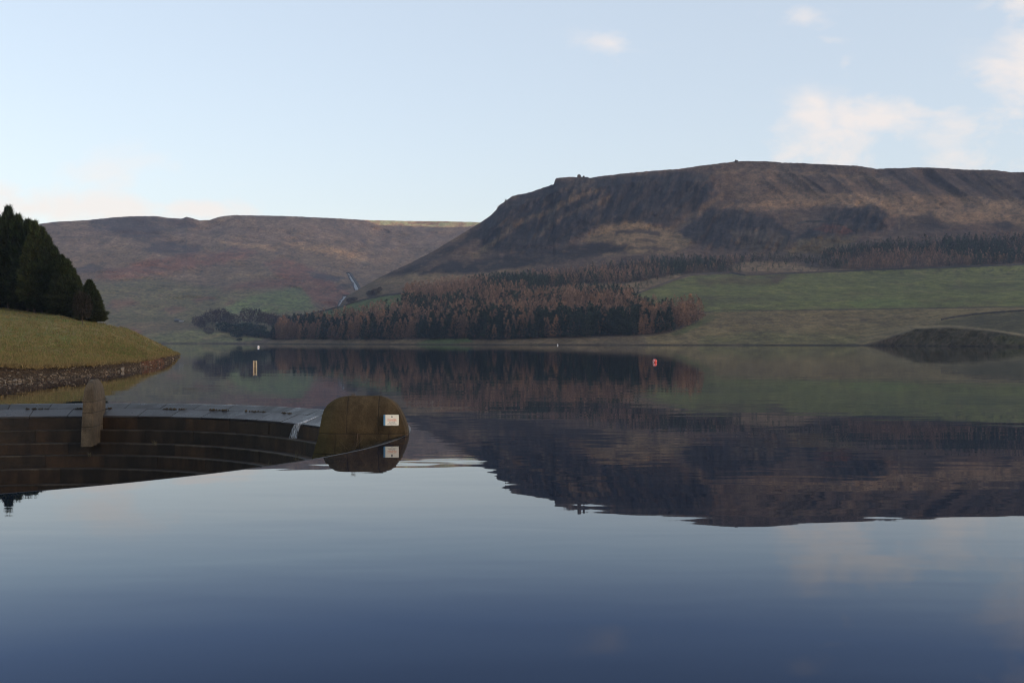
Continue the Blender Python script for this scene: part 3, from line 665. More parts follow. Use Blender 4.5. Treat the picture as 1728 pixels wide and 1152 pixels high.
# ------------------------------------------------------------------ drystone walls, boulders, cascades
def wall(name, pts, fn, w, h, label, step=6):
    P = []
    for (x0, y0), (x1, y1) in zip(pts[:-1], pts[1:]):
        n = max(1, int(abs(x1 - x0) / step))
        for k in range(n): P.append((x0 + (x1 - x0) * k / n, y0 + (y1 - y0) * k / n))
    P.append(pts[-1])
    Q = [fn(x, y) for x, y in P]
    b = MB(); rings = []
    for i, p in enumerate(Q):
        hh = h * random.uniform(.85, 1.15)
        rings.append([(p[0], p[1] - w / 2, p[2] - .6), (p[0], p[1] + w / 2, p[2] - .6), (p[0], p[1] + w * .35, p[2] + hh), (p[0], p[1] - w * .35, p[2] + hh)])
    b.loft(rings); o = b.build(name, M_wall)
    return tag(o, label, 'drystone wall')
wall('drystone_wall', [(1060, 502), (1100, 487), (1162, 464), (1202, 462), (1236, 462), (1257, 465.5), (1300, 463.5), (1379, 460), (1455, 457), (1600, 452), (1728, 447), (1880, 441)], hill_at, .9, 1.9, 'long dark drystone wall along the top edge of the big green field')
wall('drystone_wall', [(517, 532), (545, 525.5), (572, 518.5), (610, 507.5), (645, 500), (679, 496)], hill_at, .9, 1.7, 'dark drystone wall climbing along the small green field near the cascade')
wall('drystone_wall', [(1345, 378), (1360, 375), (1385, 374.5), (1412, 378), (1436, 386), (1446, 394)], hill_at, .9, 2.2, 'curved dark wall round the red bracken patch high on the hillside')
wall('drystone_wall', [(1588, 540), (1610, 536), (1640, 531.5), (1680, 528), (1728, 525), (1800, 522)], hill_at, .8, 1.2, 'dark drystone wall above the quarry mound by the right shore')

def rock_mesh(name, seed, sx=1, sy=1, sz=1, n=3):
    import bmesh
    bm = bmesh.new(); bmesh.ops.create_icosphere(bm, subdivisions=n, radius=1)
    rg = random.Random(seed); off = [rg.uniform(-50, 50) for _ in range(3)]
    planes = [(Vector((rg.gauss(0, 1), rg.gauss(0, 1), rg.gauss(0, 1))).normalized(), rg.uniform(.55, .85)) for _ in range(9)]
    for v in bm.verts:
        p = v.co.copy()
        for nrm, dd in planes:
            q = p.dot(nrm)
            if q > dd: p -= nrm * (q - dd)
        k = 1 + .10 * float(fbm(np.array([p.x * 2 + off[0] + p.z]), np.array([p.y * 2 + off[1]]), seed, 2)[0])
        v.co = Vector((p.x * sx, p.y * sy, p.z * sz)) * k
    me = bpy.data.meshes.new(name); bm.to_mesh(me); bm.free()
    return me
def color_mesh(me, c):
    a = me.color_attributes.new('Col', 'FLOAT_COLOR', 'POINT')
    a.data.foreach_set('color', [q for _ in me.vertices for q in (*c, 1.0)])
for i, (x, y, w, h, lab) in enumerate(((977, 296.5, 3.6, 3.2, 'larger dark boulder of the pair on the cliff top skyline'), (985, 298, 2.0, 1.8, 'smaller dark boulder beside the larger one on the cliff top skyline'), (853, 337.5, 1.6, 2.8, 'upright rock jutting from the steep left shoulder of the hill'),
                                  (1242.5, 270.5, 3.6, 2.6, 'pointed summit rock at the highest spot of the right hill'))):
    i_ = int(np.clip(np.searchsorted(RH_x, x), 1, len(RH_x) - 1)); d = RH_d[i_][-1]
    p = pt(x, float(ip(x, SKY_R)), d)
    me = rock_mesh('boulder', 40 + i, w, w * .8, h); color_mesh(me, (.05, .042, .036)); o = link('boulder', me, M_stone); o.location = (p[0], p[1], p[2] + h * .35)
    tag(o, lab, 'boulder')

def cascade(pts, label):
    """a masonry channel with side walls and white water running down it"""
    r = empty('cascade', moor_at(*pts[-1][:2])); inv = Vector(r.location)
    wl, wr, wt = MB(), MB(), MB(); L, Rr, Wt = [], [], []
    for x, y, w in pts:
        p = Vector(moor_at(x, y)) - inv; p.z += 1.0; hw = w / 2
        Wt.append([(p.x - hw, p.y, p.z), (p.x + hw, p.y, p.z), (p.x + hw, p.y + .4, p.z - 2), (p.x - hw, p.y + .4, p.z - 2)])
        for side, lst in ((-1, L), (1, Rr)):
            a = p.x + side * hw; b_ = a + side * (1.5 if side < 0 else 5.0)
            lo, hi = min(a, b_), max(a, b_)
            lst.append([(lo, p.y - .5, p.z - 3), (hi, p.y - .5, p.z - 3), (hi, p.y - .3, p.z + 1.6), (lo, p.y - .3, p.z + 1.6)])
    wt.loft(Wt); wl.loft(L); wr.loft(Rr)
    wt.build('water_sheet', M_foam, r); wl.build('channel_wall', M_wall, r); wr.build('channel_wall', M_wall, r)
    hd = MB(); p = Vector(moor_at(pts[0][0], pts[0][1])) - inv; hd.box((p.x, p.y + 1.5, p.z + 1.2), (pts[0][2] + 5, 1.5, 4.5)); hd.build('head_wall', M_wall, r)
    return tag(r, label, 'cascade')
def foam_mat():
    m, nt, b = new_mat('running_water'); tc = N(nt, 'ShaderNodeTexCoord'); v = mapped(nt, tc.outputs['Object'], (1.2, .4, .25))
    n = noise_out(nt, v, 1.0, 5, .7)
    nt.links.new(ramp(nt, n, [(.35, (.024, .028, .034)), (.72, (.13, .14, .155))]), b.inputs['Base Color']); b.inputs['Roughness'].default_value = .35
    return m
M_foam = foam_mat()
cascade([(587.5, 462, 4.5), (591, 468, 5.0), (595, 475, 6), (599, 482, 7.0), (602.5, 490, 8)], 'long straight pale cascade dropping down a dark stone channel in the valley')
cascade([(583.5, 500.5, 9), (581, 505, 6), (577, 509, 6), (576, 513, 9), (574.5, 519, 9)], 'short stepped cascade below the long channel beside the small field')

# a low shed in the far green field
M_pale = plain_mat('pale_render', (.24, .24, .24), .8, .12, 1); M_slate = plain_mat('slate', (.075, .085, .10), .7, .2, 1)
p = moor_at(303, 543); r = empty('shed', p)
b = MB(); b.box((2.6, 0, 1.1), (6.5, 4, 2.4)); b.build('wall', M_pale, r)
b = MB(); b.box((-4.0, .5, 1.4), (6.6, 5, 3.0)); b.build('stone_wall', M_wall, r)
b = MB(); b.loft([[(-7.6, -2.6, 2.9), (-7.6, 3.6, 2.9), (-7.6, .5, 4.6)], [(-.5, -2.6, 2.9), (-.5, 3.6, 2.9), (-.5, .5, 4.6)]]); b.build('roof', M_slate, r)
tag(r, 'tiny low grey shed with a pale end in the far green field', 'shed')

# ------------------------------------------------------------------ the bellmouth spillway
BC0 = Vector((-19.4, 32.9, 0)); RC = 15.8; KR = 1.016      # the bowl is KR times the radii written below
spill = empty('spillway', BC0); spill.scale = (KR, KR, 1); tag(spill, 'round stepped stone spillway bowl sunk in the water with a wet slab rim', 'spillway')
def ring_piece(mb, a0, a1, prof, n=4, c=None):
    """a stone swept along an arc; prof = closed list of (r, z)"""
    rings = []
    for k in range(n + 1):
        a = a0 + (a1 - a0) * k / n
        rings.append([(r * math.cos(a), r * math.sin(a), z) for r, z in prof])
    mb.loft(rings, True, c)
slab = MB(); nS = 54; rg = random.Random(3)
for k in range(nS):
    a0, a1 = 2 * math.pi * k / nS, 2 * math.pi * (k + 1) / nS; g = .0009
    t = rg.uniform(.5, 1.5); c1 = (.026 * t, .026 * t, .027 * t); dz = rg.uniform(-.010, .006)
    ring_piece(slab, a0 + g, a1 - g, [(15.80, -.02), (15.75, .004), (15.65, -.012), (14.99, -.205 + dz), (14.99, -.5), (15.80, -.5)], 6, c1)
    o_ = .35 * 2 * math.pi / nS; t = rg.uniform(.5, 1.7); c2 = (.038 * t, .038 * t, .041 * t); dz = rg.uniform(-.012, .008)
    ring_piece(slab, a0 + o_ + g, a1 + o_ - g, [(14.97, -.21 + dz), (14.08, -.475 + dz), (14.05, -.49 + dz), (14.07, -.56), (14.97, -.56)], 6, c2)
m, nt, bs = new_mat('wet_slab'); a = N(nt, 'ShaderNodeVertexColor', layer_name='Col'); tc = N(nt, 'ShaderNodeTexCoord')
n = noise_out(nt, tc.outputs['Object'], 1.3, 6, .65); n2 = noise_out(nt, tc.outputs['Object'], 14, 4)
nt.links.new(mixc(nt, 'MULTIPLY', 1.0, a.outputs[0], ramp(nt, n, [(.3, (.6, .6, .6)), (.7, (1.3, 1.25, 1.2))])), bs.inputs['Base Color'])
nt.links.new(ramp(nt, n, [(.35, (.22,) * 3), (.7, (.5,) * 3)]), bs.inputs['Roughness']); bs.inputs['Specular IOR Level'].default_value = .07
bump(nt, bs, n2, .25, .02)
slab.build('rim_slab', m, spill)
def step_mat():
    m, nt, b = new_mat('spillway_stone'); a = N(nt, 'ShaderNodeVertexColor', layer_name='Col'); tc = N(nt, 'ShaderNodeTexCoord')
    n = noise_out(nt, tc.outputs['Object'], .9, 6, .68); n2 = noise_out(nt, mapped(nt, tc.outputs['Object'], (1, 1, .25)), 2.2, 5)
    c = mixc(nt, 'MULTIPLY', 1.0, a.outputs[0], ramp(nt, n, [(.3, (.45, .42, .38)), (.72, (1.5, 1.35, 1.15))]))
    c = mixc(nt, 'MULTIPLY', .8, c, ramp(nt, n2, [(.4, (.35, .33, .3)), (.6, (1.1, 1.08, 1.05))]))
    nt.links.new(c, b.inputs['Base Color']); b.inputs['Roughness'].default_value = .6; b.inputs['Specular IOR Level'].default_value = .35
    bump(nt, b, noise_out(nt, tc.outputs['Object'], 9, 4), .5, .03)
    return m
M_step = step_mat()
zs = [-.50, -1.09, -1.64, -2.12, -2.65, -3.27, -3.82, -4.4, -5.0]
for s in range(8):
    st = MB(); r_out = 14.13 - .60 * s; zt, zb = zs[s], zs[s + 1]; nb = 36 - 2 * s; off = rg.random() * .1
    for k in range(nb):
        a0, a1 = 2 * math.pi * k / nb + off, 2 * math.pi * (k + 1) / nb + off; g = .0012
        t = rg.uniform(.85, 1.12); rd = rg.uniform(-.012, .012)
        base = (.036, .021, .010) if rg.random() < .3 else (.021, .014, .008)
        top = zt - .005 if s else zt - .225
        top = zt + .012 * 0 - .002 if s else -.63
        # the top course carries the slabs, each lower one is a step
        ri = r_out - (0 if s else .06) + rd
        prof = [(ri, zb - .25), (ri, zt - .012 if s else -.405), (ri + .9, zt - .012 if s else -.64), (ri + .9, zb - .25)]
        if s == 0: prof = [(ri, zb - .25), (ri, -.572), (15.2, -.572), (15.2, zb - .25)]
        ring_piece(st, a0 + g * .2, a1 - g * .2, prof, 3, tuple(q * t for q in base))
        if s:   # paler nosing strip: skylight catching each tread edge, put into the colour
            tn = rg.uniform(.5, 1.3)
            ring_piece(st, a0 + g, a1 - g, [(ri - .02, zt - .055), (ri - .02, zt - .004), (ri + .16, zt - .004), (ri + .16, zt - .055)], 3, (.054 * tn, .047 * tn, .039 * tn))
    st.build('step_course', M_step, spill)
M_dark = plain_mat('wet_dark_stone', (.022, .018, .014), .5, .4, 1)
b = MB(); rings = []
for r, z in ((15.79, -.45), (15.79, -9), (8.0, -9.0)):
    rings.append([(r * math.cos(2 * math.pi * k / 96), r * math.sin(2 * math.pi * k / 96), z) for k in range(96)])
b.loft(rings, False); b.build('outer_shell', M_dark, spill)
b = MB(); b.add([(10.2 * math.cos(2 * math.pi * k / 96), 10.2 * math.sin(2 * math.pi * k / 96), -5.1) for k in range(96)], [tuple(range(96))]); b.build('basin_floor', M_dark, spill)
moss = MB()
for k in range(nS):
    if rg.random() < .85:
        a = 2 * math.pi * (k + rg.random()) / nS; w = rg.uniform(.03, .10)
        for q in range(int(w * 500)):
            aa = a + rg.uniform(-w, w) / 2; rr = 14.98 + rg.gauss(0, .03); s = rg.uniform(.02, .06); z = -.205
            t = rg.uniform(.6, 1.4)
            moss.add([(rr * math.cos(aa) - s, rr * math.sin(aa) - s, z), (rr * math.cos(aa) + s, rr * math.sin(aa) - s * .5, z), (rr * math.cos(aa), rr * math.sin(aa) + s, z), (rr * math.cos(aa), rr * math.sin(aa), z + s * rg.uniform(.6, 1.5))], [(0, 1, 3), (1, 2, 3), (2, 0, 3)], (.032 * t, .022 * t, .011 * t))
moss.build('moss', col_mat('moss', .95, .2, 8), spill)

# --- the two piers that stand on the rim
def pier_mat(name, ca, cb, joints_r, joints_z, moss_side):
    m, nt, b = new_mat(name); tc = N(nt, 'ShaderNodeTexCoord'); ob = tc.outputs['Object']
    n = noise_out(nt, ob, 1.6, 6, .65); n2 = noise_out(nt, mapped(nt, ob, (1.3, 1.3, .8)), 2.6, 6, .65); n3 = noise_out(nt, ob, 22, 3)
    c = ramp(nt, n, [(.3, ca), (.7, cb)])
    c = mixc(nt, 'MULTIPLY', .85, c, ramp(nt, n2, [(.35, (.5, .47, .42)), (.65, (1.15, 1.12, 1.05))]))
    c = mixc(nt, 'MULTIPLY', .5, c, ramp(nt, n3, [(.3, (.6, .6, .6)), (.7, (1.3, 1.3, 1.3))]))
    sep = N(nt, 'ShaderNodeSeparateXYZ'); nt.links.new(ob, sep.inputs[0])
    if moss_side:
        g = mathn(nt, 'SUBTRACT', moss_side, mathn(nt, 'ADD', sep.outputs[0], mathn(nt, 'MULTIPLY', n, -1.0)), clamp=True)
        c = mixc(nt, 'MIX', mathn(nt, 'MULTIPLY', g, .5), c, (.036, .038, .012))
    wob = mathn(nt, 'MULTIPLY', mathn(nt, 'SUBTRACT', noise_out(nt, ob, 3, 3), .5), .05)
    J = None
    for ax, vals in ((0, joints_r), (2, joints_z)):
        for v_ in vals:
            lo, hi = None, None
            if isinstance(v_, tuple): v_, lo, hi = v_
            dd = mathn(nt, 'ABSOLUTE', mathn(nt, 'SUBTRACT', mathn(nt, 'ADD', sep.outputs[ax], wob), v_))
            k = mathn(nt, 'SUBTRACT', 1.0, mathn(nt, 'DIVIDE', dd, .022), clamp=True)
            if lo is not None:
                other = sep.outputs[2 if ax == 0 else 0]
                k = mathn(nt, 'MULTIPLY', k, mathn(nt, 'MULTIPLY', mathn(nt, 'GREATER_THAN', other, lo), mathn(nt, 'LESS_THAN', other, hi)))
            J = k if J is None else mathn(nt, 'MAXIMUM', J, k)
    c = mixc(nt, 'MIX', mathn(nt, 'MULTIPLY', J, .8), c, (.016, .013, .009))
    nt.links.new(c, b.inputs['Base Color']); b.inputs['Roughness'].default_value = .88; b.inputs['Specular IOR Level'].default_value = .25
    hgt = mathn(nt, 'SUBTRACT', mathn(nt, 'ADD', n3, mathn(nt, 'MULTIPLY', n, 1.5)), mathn(nt, 'MULTIPLY', J, 1.2)); bump(nt, b, hgt, .55, .03)
    return m
PROF = [(-1.7, 12.55, 15.6, 1.0), (-.7, 12.75, 15.74, 1.0), (0, 12.95, 15.80, 1.0), (.25, 12.99, 15.77, .98), (.4, 13.02, 15.72, .95), (.6, 13.05, 15.65, .88), (.8, 13.11, 15.55, .77), (.95, 13.2, 15.45, .65), (1.05, 13.31, 15.35, .54), (1.13, 13.43, 15.23, .43), (1.19, 13.56, 15.10, .33), (1.23, 13.72, 14.94, .25), (1.25, 13.92, 14.76, .18)]
def pier(ang, mat, label, thick=1.0, loc=None):
    loc = loc or BC0 + KR * Vector((RC * math.cos(ang), RC * math.sin(ang), 0))
    r = empty('stone_pier', loc, ang); tag(r, label, 'stone pier')
    b = MB(); rings = []
    for z, ri, ro, w in PROF:
        w = w * thick; h_ = w / 2; hn_ = h_ * .74; a, e = ri - RC, ro - RC; L = e - a
        pl = [(a, -hn_), (a + .10, -hn_ - .03), (a + .34, -h_ * .94), (a + 1.1, -h_ * 1.02), (e - .5, -h_), (e - .06, -hn_), (e, -hn_ * .6), (e, hn_ * .6), (e - .06, hn_), (e - .5, h_), (a + 1.1, h_ * 1.02), (a + .34, h_ * .94), (a + .10, hn_ + .03), (a, hn_)]
        rings.append([(x, y, z) for x, y in pl])
    b.loft(rings); o = b.build('masonry', mat, r, False, .015)
    return r, o
M_p1 = pier_mat('mossy_pier_stone', (.036, .027, .014), (.080, .056, .029), [(-1.93, .05, 9), (-.93, .05, 9), (-2.3, -.6, .05), (-1.5, -.6, .05), (-.6, -.6, .05), (-2.6, -9, -.6), (-1.9, -9, -.6)], [.05, -.6, -1.15], -2.45)
M_p2 = pier_mat('pale_pier_stone', (.048, .040, .029), (.100, .080, .056), [], [.28, -.22, -.85], 0)
A1 = R_(-1.0); A2 = R_(101)
p1, p1m = pier(A1, M_p1, 'broad mossy brown stone pier with a white danger sign on the spillway rim')
p2, p2m = pier(A2, M_p2, 'narrow tan stone pier seen end on at the far rim of the spillway', .58, Vector((-19.66, 48.2, 0)))

# --- the sign on the near face of the first pier
def text_mesh(s, size):
    cu = bpy.data.curves.new('lettering', 'FONT'); cu.body = s; cu.size = size; cu.align_x = 'CENTER'; cu.align_y = 'CENTER'; cu.extrude = .0015
    ob = bpy.data.objects.new('tmp', cu); C.objects.link(ob)
    bpy.context.view_layer.update()
    me = bpy.data.meshes.new_from_object(ob.evaluated_get(bpy.context.evaluated_depsgraph_get()))
    bpy.data.objects.remove(ob); me.name = 'lettering'; return me
sgn = empty('danger_sign', (p1.location + Vector((-.50, -.565, .50))), 0)
tag(sgn, 'small white warning sign with a blue left stripe reading DANGER on the mossy pier', 'sign')
M_white = plain_mat('sign_white', (.80, .76, .64), .45, .06, 5); M_blue = plain_mat('sign_blue', (.10, .24, .38), .45, .2, 5); M_red = plain_mat('sign_red', (.75, .22, .10), .5, .1, 8); M_ink = plain_mat('sign_ink', (.16, .16, .16), .5, .1, 8)
b = MB(); b.box((.035, 0, 0), (.425, .012, .345)); b.build('panel', M_white, sgn)
b = MB(); b.box((-.2075, 0, 0), (.058, .0122, .345)); b.build('blue_stripe', M_blue, sgn)
tm = text_mesh('DANGER', .105); tm.materials.append(M_red); o = bpy.data.objects.new('lettering', tm); C.objects.link(o); o.parent = sgn; o.location = (.035, -.0078, .0); o.rotation_euler = (R_(90), 0, 0); o.scale = (.68, 1, 1)
b = MB()
for z, w in ((-.065, .20), (-.098, .23), (-.133, .30)):
    x = -w / 2
    while x < w / 2 - .01:
        l = random.uniform(.018, .05); l = min(l, w / 2 - x); b.box((.035 + x + l / 2, -.0066, z), (l, .0012, .011)); x += l + .010
b.build('small_print', M_ink, sgn)
b = MB(); b.box((.03, -.0066, .105), (.05, .0012, .03)); b.box((.03, -.0066, .13), (.012, .0012, .05)); b.build('emblem', M_ink, sgn)
for x, z in ((-.215, .15), (.235, .15), (-.215, -.15), (.235, -.15), (.03, -.16)):
    b = MB(); b.tube([(x, -.0062, z), (x, -.011, z)], .010, 8); b.build('screw', M_ink, sgn)
b = MB(); b.box((.01, .03, -.155), (.46, .05, .03)); b.box((.01, .03, .14), (.46, .05, .03)); b.build('bracket', plain_mat('rusty_iron', (.12, .045, .015), .8, .3, 6), sgn)

# --- dead weeds and the trickle over the edge
M_weed = col_mat('dead_weed', .9, .2, 4)
def weed(p, n, L, label, seed, hang=False, col=(.11, .075, .045)):
    rg2 = np.random.default_rng(seed); b = MB()
    for k in range(n):
        a = rg2.random() * 6.28; l = L * rg2.uniform(.5, 1.1); lean = rg2.uniform(.15, .6); q = rg2.normal(0, .05, 2)
        s = -1 if hang else 1; t = rg2.uniform(.6, 1.4)
        b.tube([(q[0], q[1], 0), (q[0] + l * lean * .4 * math.cos(a), q[1] + l * lean * .4 * math.sin(a), s * l * .55), (q[0] + l * lean * math.cos(a), q[1] + l * lean * math.sin(a), s * l * (.8 if hang else .9))], [.006, .005, .002], 3, tuple(c * t for c in col))
    o = b.build('dead_weed', M_weed); o.location = p; return tag(o, label, 'weed')
def pier1(x, y, z): v = Vector((x, y, z)); v.rotate(__import__('mathutils').Euler((0, 0, A1))); return p1.location + v
weed(pier1(-1.75, -.50, -.75), 26, .75, 'brown dead weed growing up the low joint of the mossy pier', 1)
weed(pier1(-1.55, -.50, .08), 16, .6, 'wispy brown weed hanging from the middle joint of the mossy pier', 2, True, (.075, .05, .035))
weed(pier1(-.85, -.50, -.42), 22, .45, 'reddish dry weed low on the mossy pier beneath the sign', 3, False, (.13, .075, .04))
weed(pier1(-1.75, -.3, 1.235), 10, .14, 'short tuft of dry stalks on top of the mossy pier', 4)
def on_step(px, s):
    """a point on step s of the far side that the photo shows at column px"""
    r = (14.13 - .60 * s - .35) * KR; k = (px - CX) / F
    A_ = 1 + k * k; B_ = -2 * (k * BC0.x + BC0.y); C_ = BC0.x ** 2 + BC0.y ** 2 - r * r
    d = (-B_ + math.sqrt(B_ * B_ - 4 * A_ * C_)) / (2 * A_); return (k * d, d, zs[s] - .01)
for i, (px, s, L, lab) in enumerate(((108, 6, .9, 'straggly brown weed rising from the lowest steps of the spillway'), (150, 3, .25, 'small weed tuft at the foot of the pale pier'), (245, 5, .35, 'low weed tuft midway along the lower steps'), (262, 2, .25, 'little weed tuft below the slab rim between pier and trickle'), (455, 3, .45, 'dry weed on the shadowed steps left of the mossy pier'), (500, 2, .4, 'dry weed on the ledge under the trickle'))):
    weed(on_step(px, s), 14, L, lab, 20 + i, False, (.10, .085, .05) if i != 2 else (.05, .06, .025))
tr = empty('trickle', (0, 0, 0)); tag(tr, 'thin white trickle of water falling off the slab rim beside the mossy pier', 'trickle')
k = (506 - CX) / F
def rim_pt(px, r, z):
    r = r * KR; k = (px - CX) / F; A_ = 1 + k * k; B_ = -2 * (k * BC0.x + BC0.y); C_ = BC0.x ** 2 + BC0.y ** 2 - r * r
    d = (-B_ + math.sqrt(B_ * B_ - 4 * A_ * C_)) / (2 * A_); return Vector((k * d, d, z))
m, nt, bs = new_mat('falling_water'); tc = N(nt, 'ShaderNodeTexCoord'); n = noise_out(nt, mapped(nt, tc.outputs['Object'], (14, 14, 1.2)), 1.0, 5, .7)
nt.links.new(ramp(nt, n, [(.3, (.25, .27, .30)), (.7, (.75, .77, .8))]), bs.inputs['Base Color']); bs.inputs['Roughness'].default_value = .3
nt.links.new(ramp(nt, n, [(.42, (0.05,) * 3), (.66, (.75,) * 3)]), bs.inputs['Alpha'])
for px0, px1, w in ((505, 499.5, .16), (508, 503, .10), (511, 506, .07)):
    a = rim_pt(px0, 14.03, -.475); e = rim_pt(px1, 14.03, -.475)
    b = MB(); rings = []
    for t in np.linspace(0, 1, 9):
        p = a.lerp(e, t * .8 + .2 * t * t); inn = (BC0 - p); inn.z = 0; inn.normalize()
        q = p + inn * (.06 + .14 * t ** .6); q.z = -.475 - .62 * t ** 1.6
        ww = w * (1 + .6 * t); rings.append([(q.x - ww / 2, q.y, q.z), (q.x, q.y - .03, q.z), (q.x + ww / 2, q.y, q.z), (q.x, q.y + .02, q.z)])
    b.loft(rings); b.build('strand', m, tr, True)
b = MB(); rings = []
for r, wd in ((14.95, .05), (14.6, .07), (14.3, .10), (14.05, .16)):
    p = rim_pt(506 + (r - 14.03) * 34, r, -.20 - (14.97 - r) / .89 * .265 + .014); rings.append([(p.x - wd, p.y, p.z), (p.x, p.y - .02, p.z + .008), (p.x + wd, p.y, p.z), (p.x, p.y, p.z - .02)])
b.loft(rings); b.build('runnel', m, tr, True)

# ------------------------------------------------------------------ water
def water_mat():
    m, nt, b = new_mat('still_water')
    tc = N(nt, 'ShaderNodeTexCoord'); ob = tc.outputs['Object']
    w1 = noise_out(nt, mapped(nt, ob, (.16, .40, 1)), 1.0, 1, .4, .3)       # long lazy undulations
    w2 = noise_out(nt, mapped(nt, ob, (.55, 1.45, 1)), 1.0, 1, .4, .2)       # small ripples
    patch = ramp(nt, noise_out(nt, mapped(nt, ob, (.02, .05, 1)), 1.0, 3, .5, .4), [(.42, (.15,) * 3), (.62, (1,) * 3)])
    hgt = mathn(nt, 'ADD', mathn(nt, 'MULTIPLY', w1, .006), mathn(nt, 'MULTIPLY', mathn(nt, 'MULTIPLY', w2, patch), .0038))
    bp = N(nt, 'ShaderNodeBump'); bp.inputs['Strength'].default_value = 1.0; bp.inputs['Distance'].default_value = 1.0; nt.links.new(hgt, bp.inputs['Height'])
    fr = N(nt, 'ShaderNodeFresnel'); fr.inputs['IOR'].default_value = 1.33; nt.links.new(bp.outputs[0], fr.inputs['Normal'])
    gl = N(nt, 'ShaderNodeBsdfGlossy'); gl.inputs['Roughness'].default_value = .012; nt.links.new(bp.outputs[0], gl.inputs['Normal'])
    # gloss colour dims and blues the steep reflections, in place of a tone curve
    nt.links.new(ramp(nt, fr.outputs[0], [(.10, (.30, .39, .62)), (.20, (.44, .56, .82)), (.29, (.82, .91, 1)), (.38, (1, 1, 1))]), gl.inputs['Color'])
    df = N(nt, 'ShaderNodeBsdfDiffuse'); df.inputs['Color'].default_value = (.003, .007, .017, 1)
    mx = N(nt, 'ShaderNodeMixShader'); nt.links.new(fr.outputs[0], mx.inputs[0]); nt.links.new(df.outputs[0], mx.inputs[1]); nt.links.new(gl.outputs[0], mx.inputs[2])
    nt.nodes.remove(b); nt.links.new(mx.outputs[0], nt.nodes['Material Output'].inputs['Surface'])
    return m
import bmesh
bm = bmesh.new(); n = 192; W0, W1, D0, D1 = -3000, 3000, -500, 3000
inner, mid, outer = [], [], []
for k in range(n):
    a = 2 * math.pi * k / n; c, s = math.cos(a), math.sin(a)
    inner.append(bm.verts.new((BC0.x + 15.775 * KR * c, BC0.y + 15.775 * KR * s, 0)))
    mid.append(bm.verts.new((BC0.x + 40 * c, BC0.y + 40 * s, 0)))
    t = min((W1 - BC0.x) / c if c > 1e-9 else 1e9, (W0 - BC0.x) / c if c < -1e-9 else 1e9, (D1 - BC0.y) / s if s > 1e-9 else 1e9, (D0 - BC0.y) / s if s < -1e-9 else 1e9)
    outer.append(bm.verts.new((BC0.x + t * c, BC0.y + t * s, 0)))
for k in range(n):
    j = (k + 1) % n
    bm.faces.new((inner[k], mid[k], mid[j], inner[j])); bm.faces.new((mid[k], outer[k], outer[j], mid[j]))
bmesh.ops.recalc_face_normals(bm, faces=bm.faces)
me = bpy.data.meshes.new('water'); bm.to_mesh(me); bm.free()
if me.polygons[0].normal.z < 0: me.flip_normals()
water = link('water', me, water_mat()); tag(water, 'mirror still dark blue reservoir water', 'water', kind='structure')
water.location.z = -.004

# ------------------------------------------------------------------ buoys and the marker
M_bred = plain_mat('buoy_red', (.62, .085, .070), .4, .15, 3); M_bwhite = plain_mat('buoy_white', (.75, .73, .70), .45, .08, 4)
def lathe(mb, prof, n=24, c=None):
    mb.loft([[(r * math.cos(2 * math.pi * k / n), r * math.sin(2 * math.pi * k / n), z) for k in range(n)] for r, z in prof], True, c)
def ball(r, zc, a0=-90, a1=90, k=12, g=1.0): return [(max(.004, g * r * math.cos(R_(a0 + (a1 - a0) * i / k))), zc + g * r * math.sin(R_(a0 + (a1 - a0) * i / k))) for i in range(k + 1)]
p = pt(1105, 576, 144); r = empty('red_buoy', (p[0], 144, 0)); tag(r, 'round red mooring buoy with a white side band floating alone on the dark water', 'buoy')
b = MB(); lathe(b, ball(.31, .19)); o = b.build('float', M_bred, r, True)
b = MB(); lathe(b, ball(.31, 0, 40, 52, 6, 1.02)); o = b.build('band', M_bwhite, r, True); o.location = (0, 0, .19); o.rotation_euler = (R_(20), R_(-78), 0)
b = MB(); b.tube([(0, 0, .47), (0, 0, .53)], .05, 10); b.tube([(-.06, 0, .53), (-.05, 0, .59), (0, 0, .62), (.05, 0, .59), (.06, 0, .53)], .015, 6); b.build('mooring_eye', M_wall, r)
p = pt(436, 576, 500); r = empty('white_buoy', (p[0], 500, 0)); tag(r, 'white can buoy farthest out, left of centre near the far trees', 'buoy')
b = MB(); lathe(b, [(.42, -.3), (.52, -.1), (.52, .55), (.40, .75), (.12, .85)]); b.build('float', M_bwhite, r, True)
b = MB(); lathe(b, [(.53, .02), (.53, .16)]); b.build('band', plain_mat('buoy_rust', (.45, .17, .12), .6, .2, 4), r)
b = MB(); b.tube([(0, 0, .85), (0, 0, 1.05)], .05, 6); b.build('handle', M_wall, r)
p = pt(941, 576, 770); r = empty('white_buoy', (p[0], 770, 0)); tag(r, 'tiny white float close in by the grassy shore below the plantation', 'buoy')
b = MB(); lathe(b, [(.35, -.2), (.45, 0), (.45, .75), (.3, .95), (.1, 1.0)]); b.build('float', M_bwhite, r, True)
b = MB(); b.tube([(0, 0, 1.0), (0, 0, 1.15)], .05, 6); b.build('handle', M_wall, r)
p = pt(430.3, 576, 114.6); r = empty('marker_post', (p[0], 114.6, 0)); tag(r, 'short marker of two pale weathered boards standing in the water', 'marker post')
M_board = plain_mat('weathered_board', (.50, .41, .27), .8, .25, 4); M_bdark = plain_mat('wet_post', (.10, .06, .03), .8, .3, 4)
for x, w in ((-.135, .13), (.155, .14)):
    b = MB(); b.box((x, 0, .2), (w, .05, 1.24)); b.build('board', M_board, r, False, .008)
b = MB(); b.box((.0, .08, .1), (.18, .1, 1.3)); b.build('post', M_bdark, r)
b = MB(); b.box((0, .045, .72), (.42, .04, .07)); b.build('crosspiece', M_board, r)
b = MB(); b.box((-.215, .0, .2), (.03, .05, 1.2)); b.build('edge_strip', plain_mat('faded_red', (.30, .14, .11), .8, .2, 4), r)

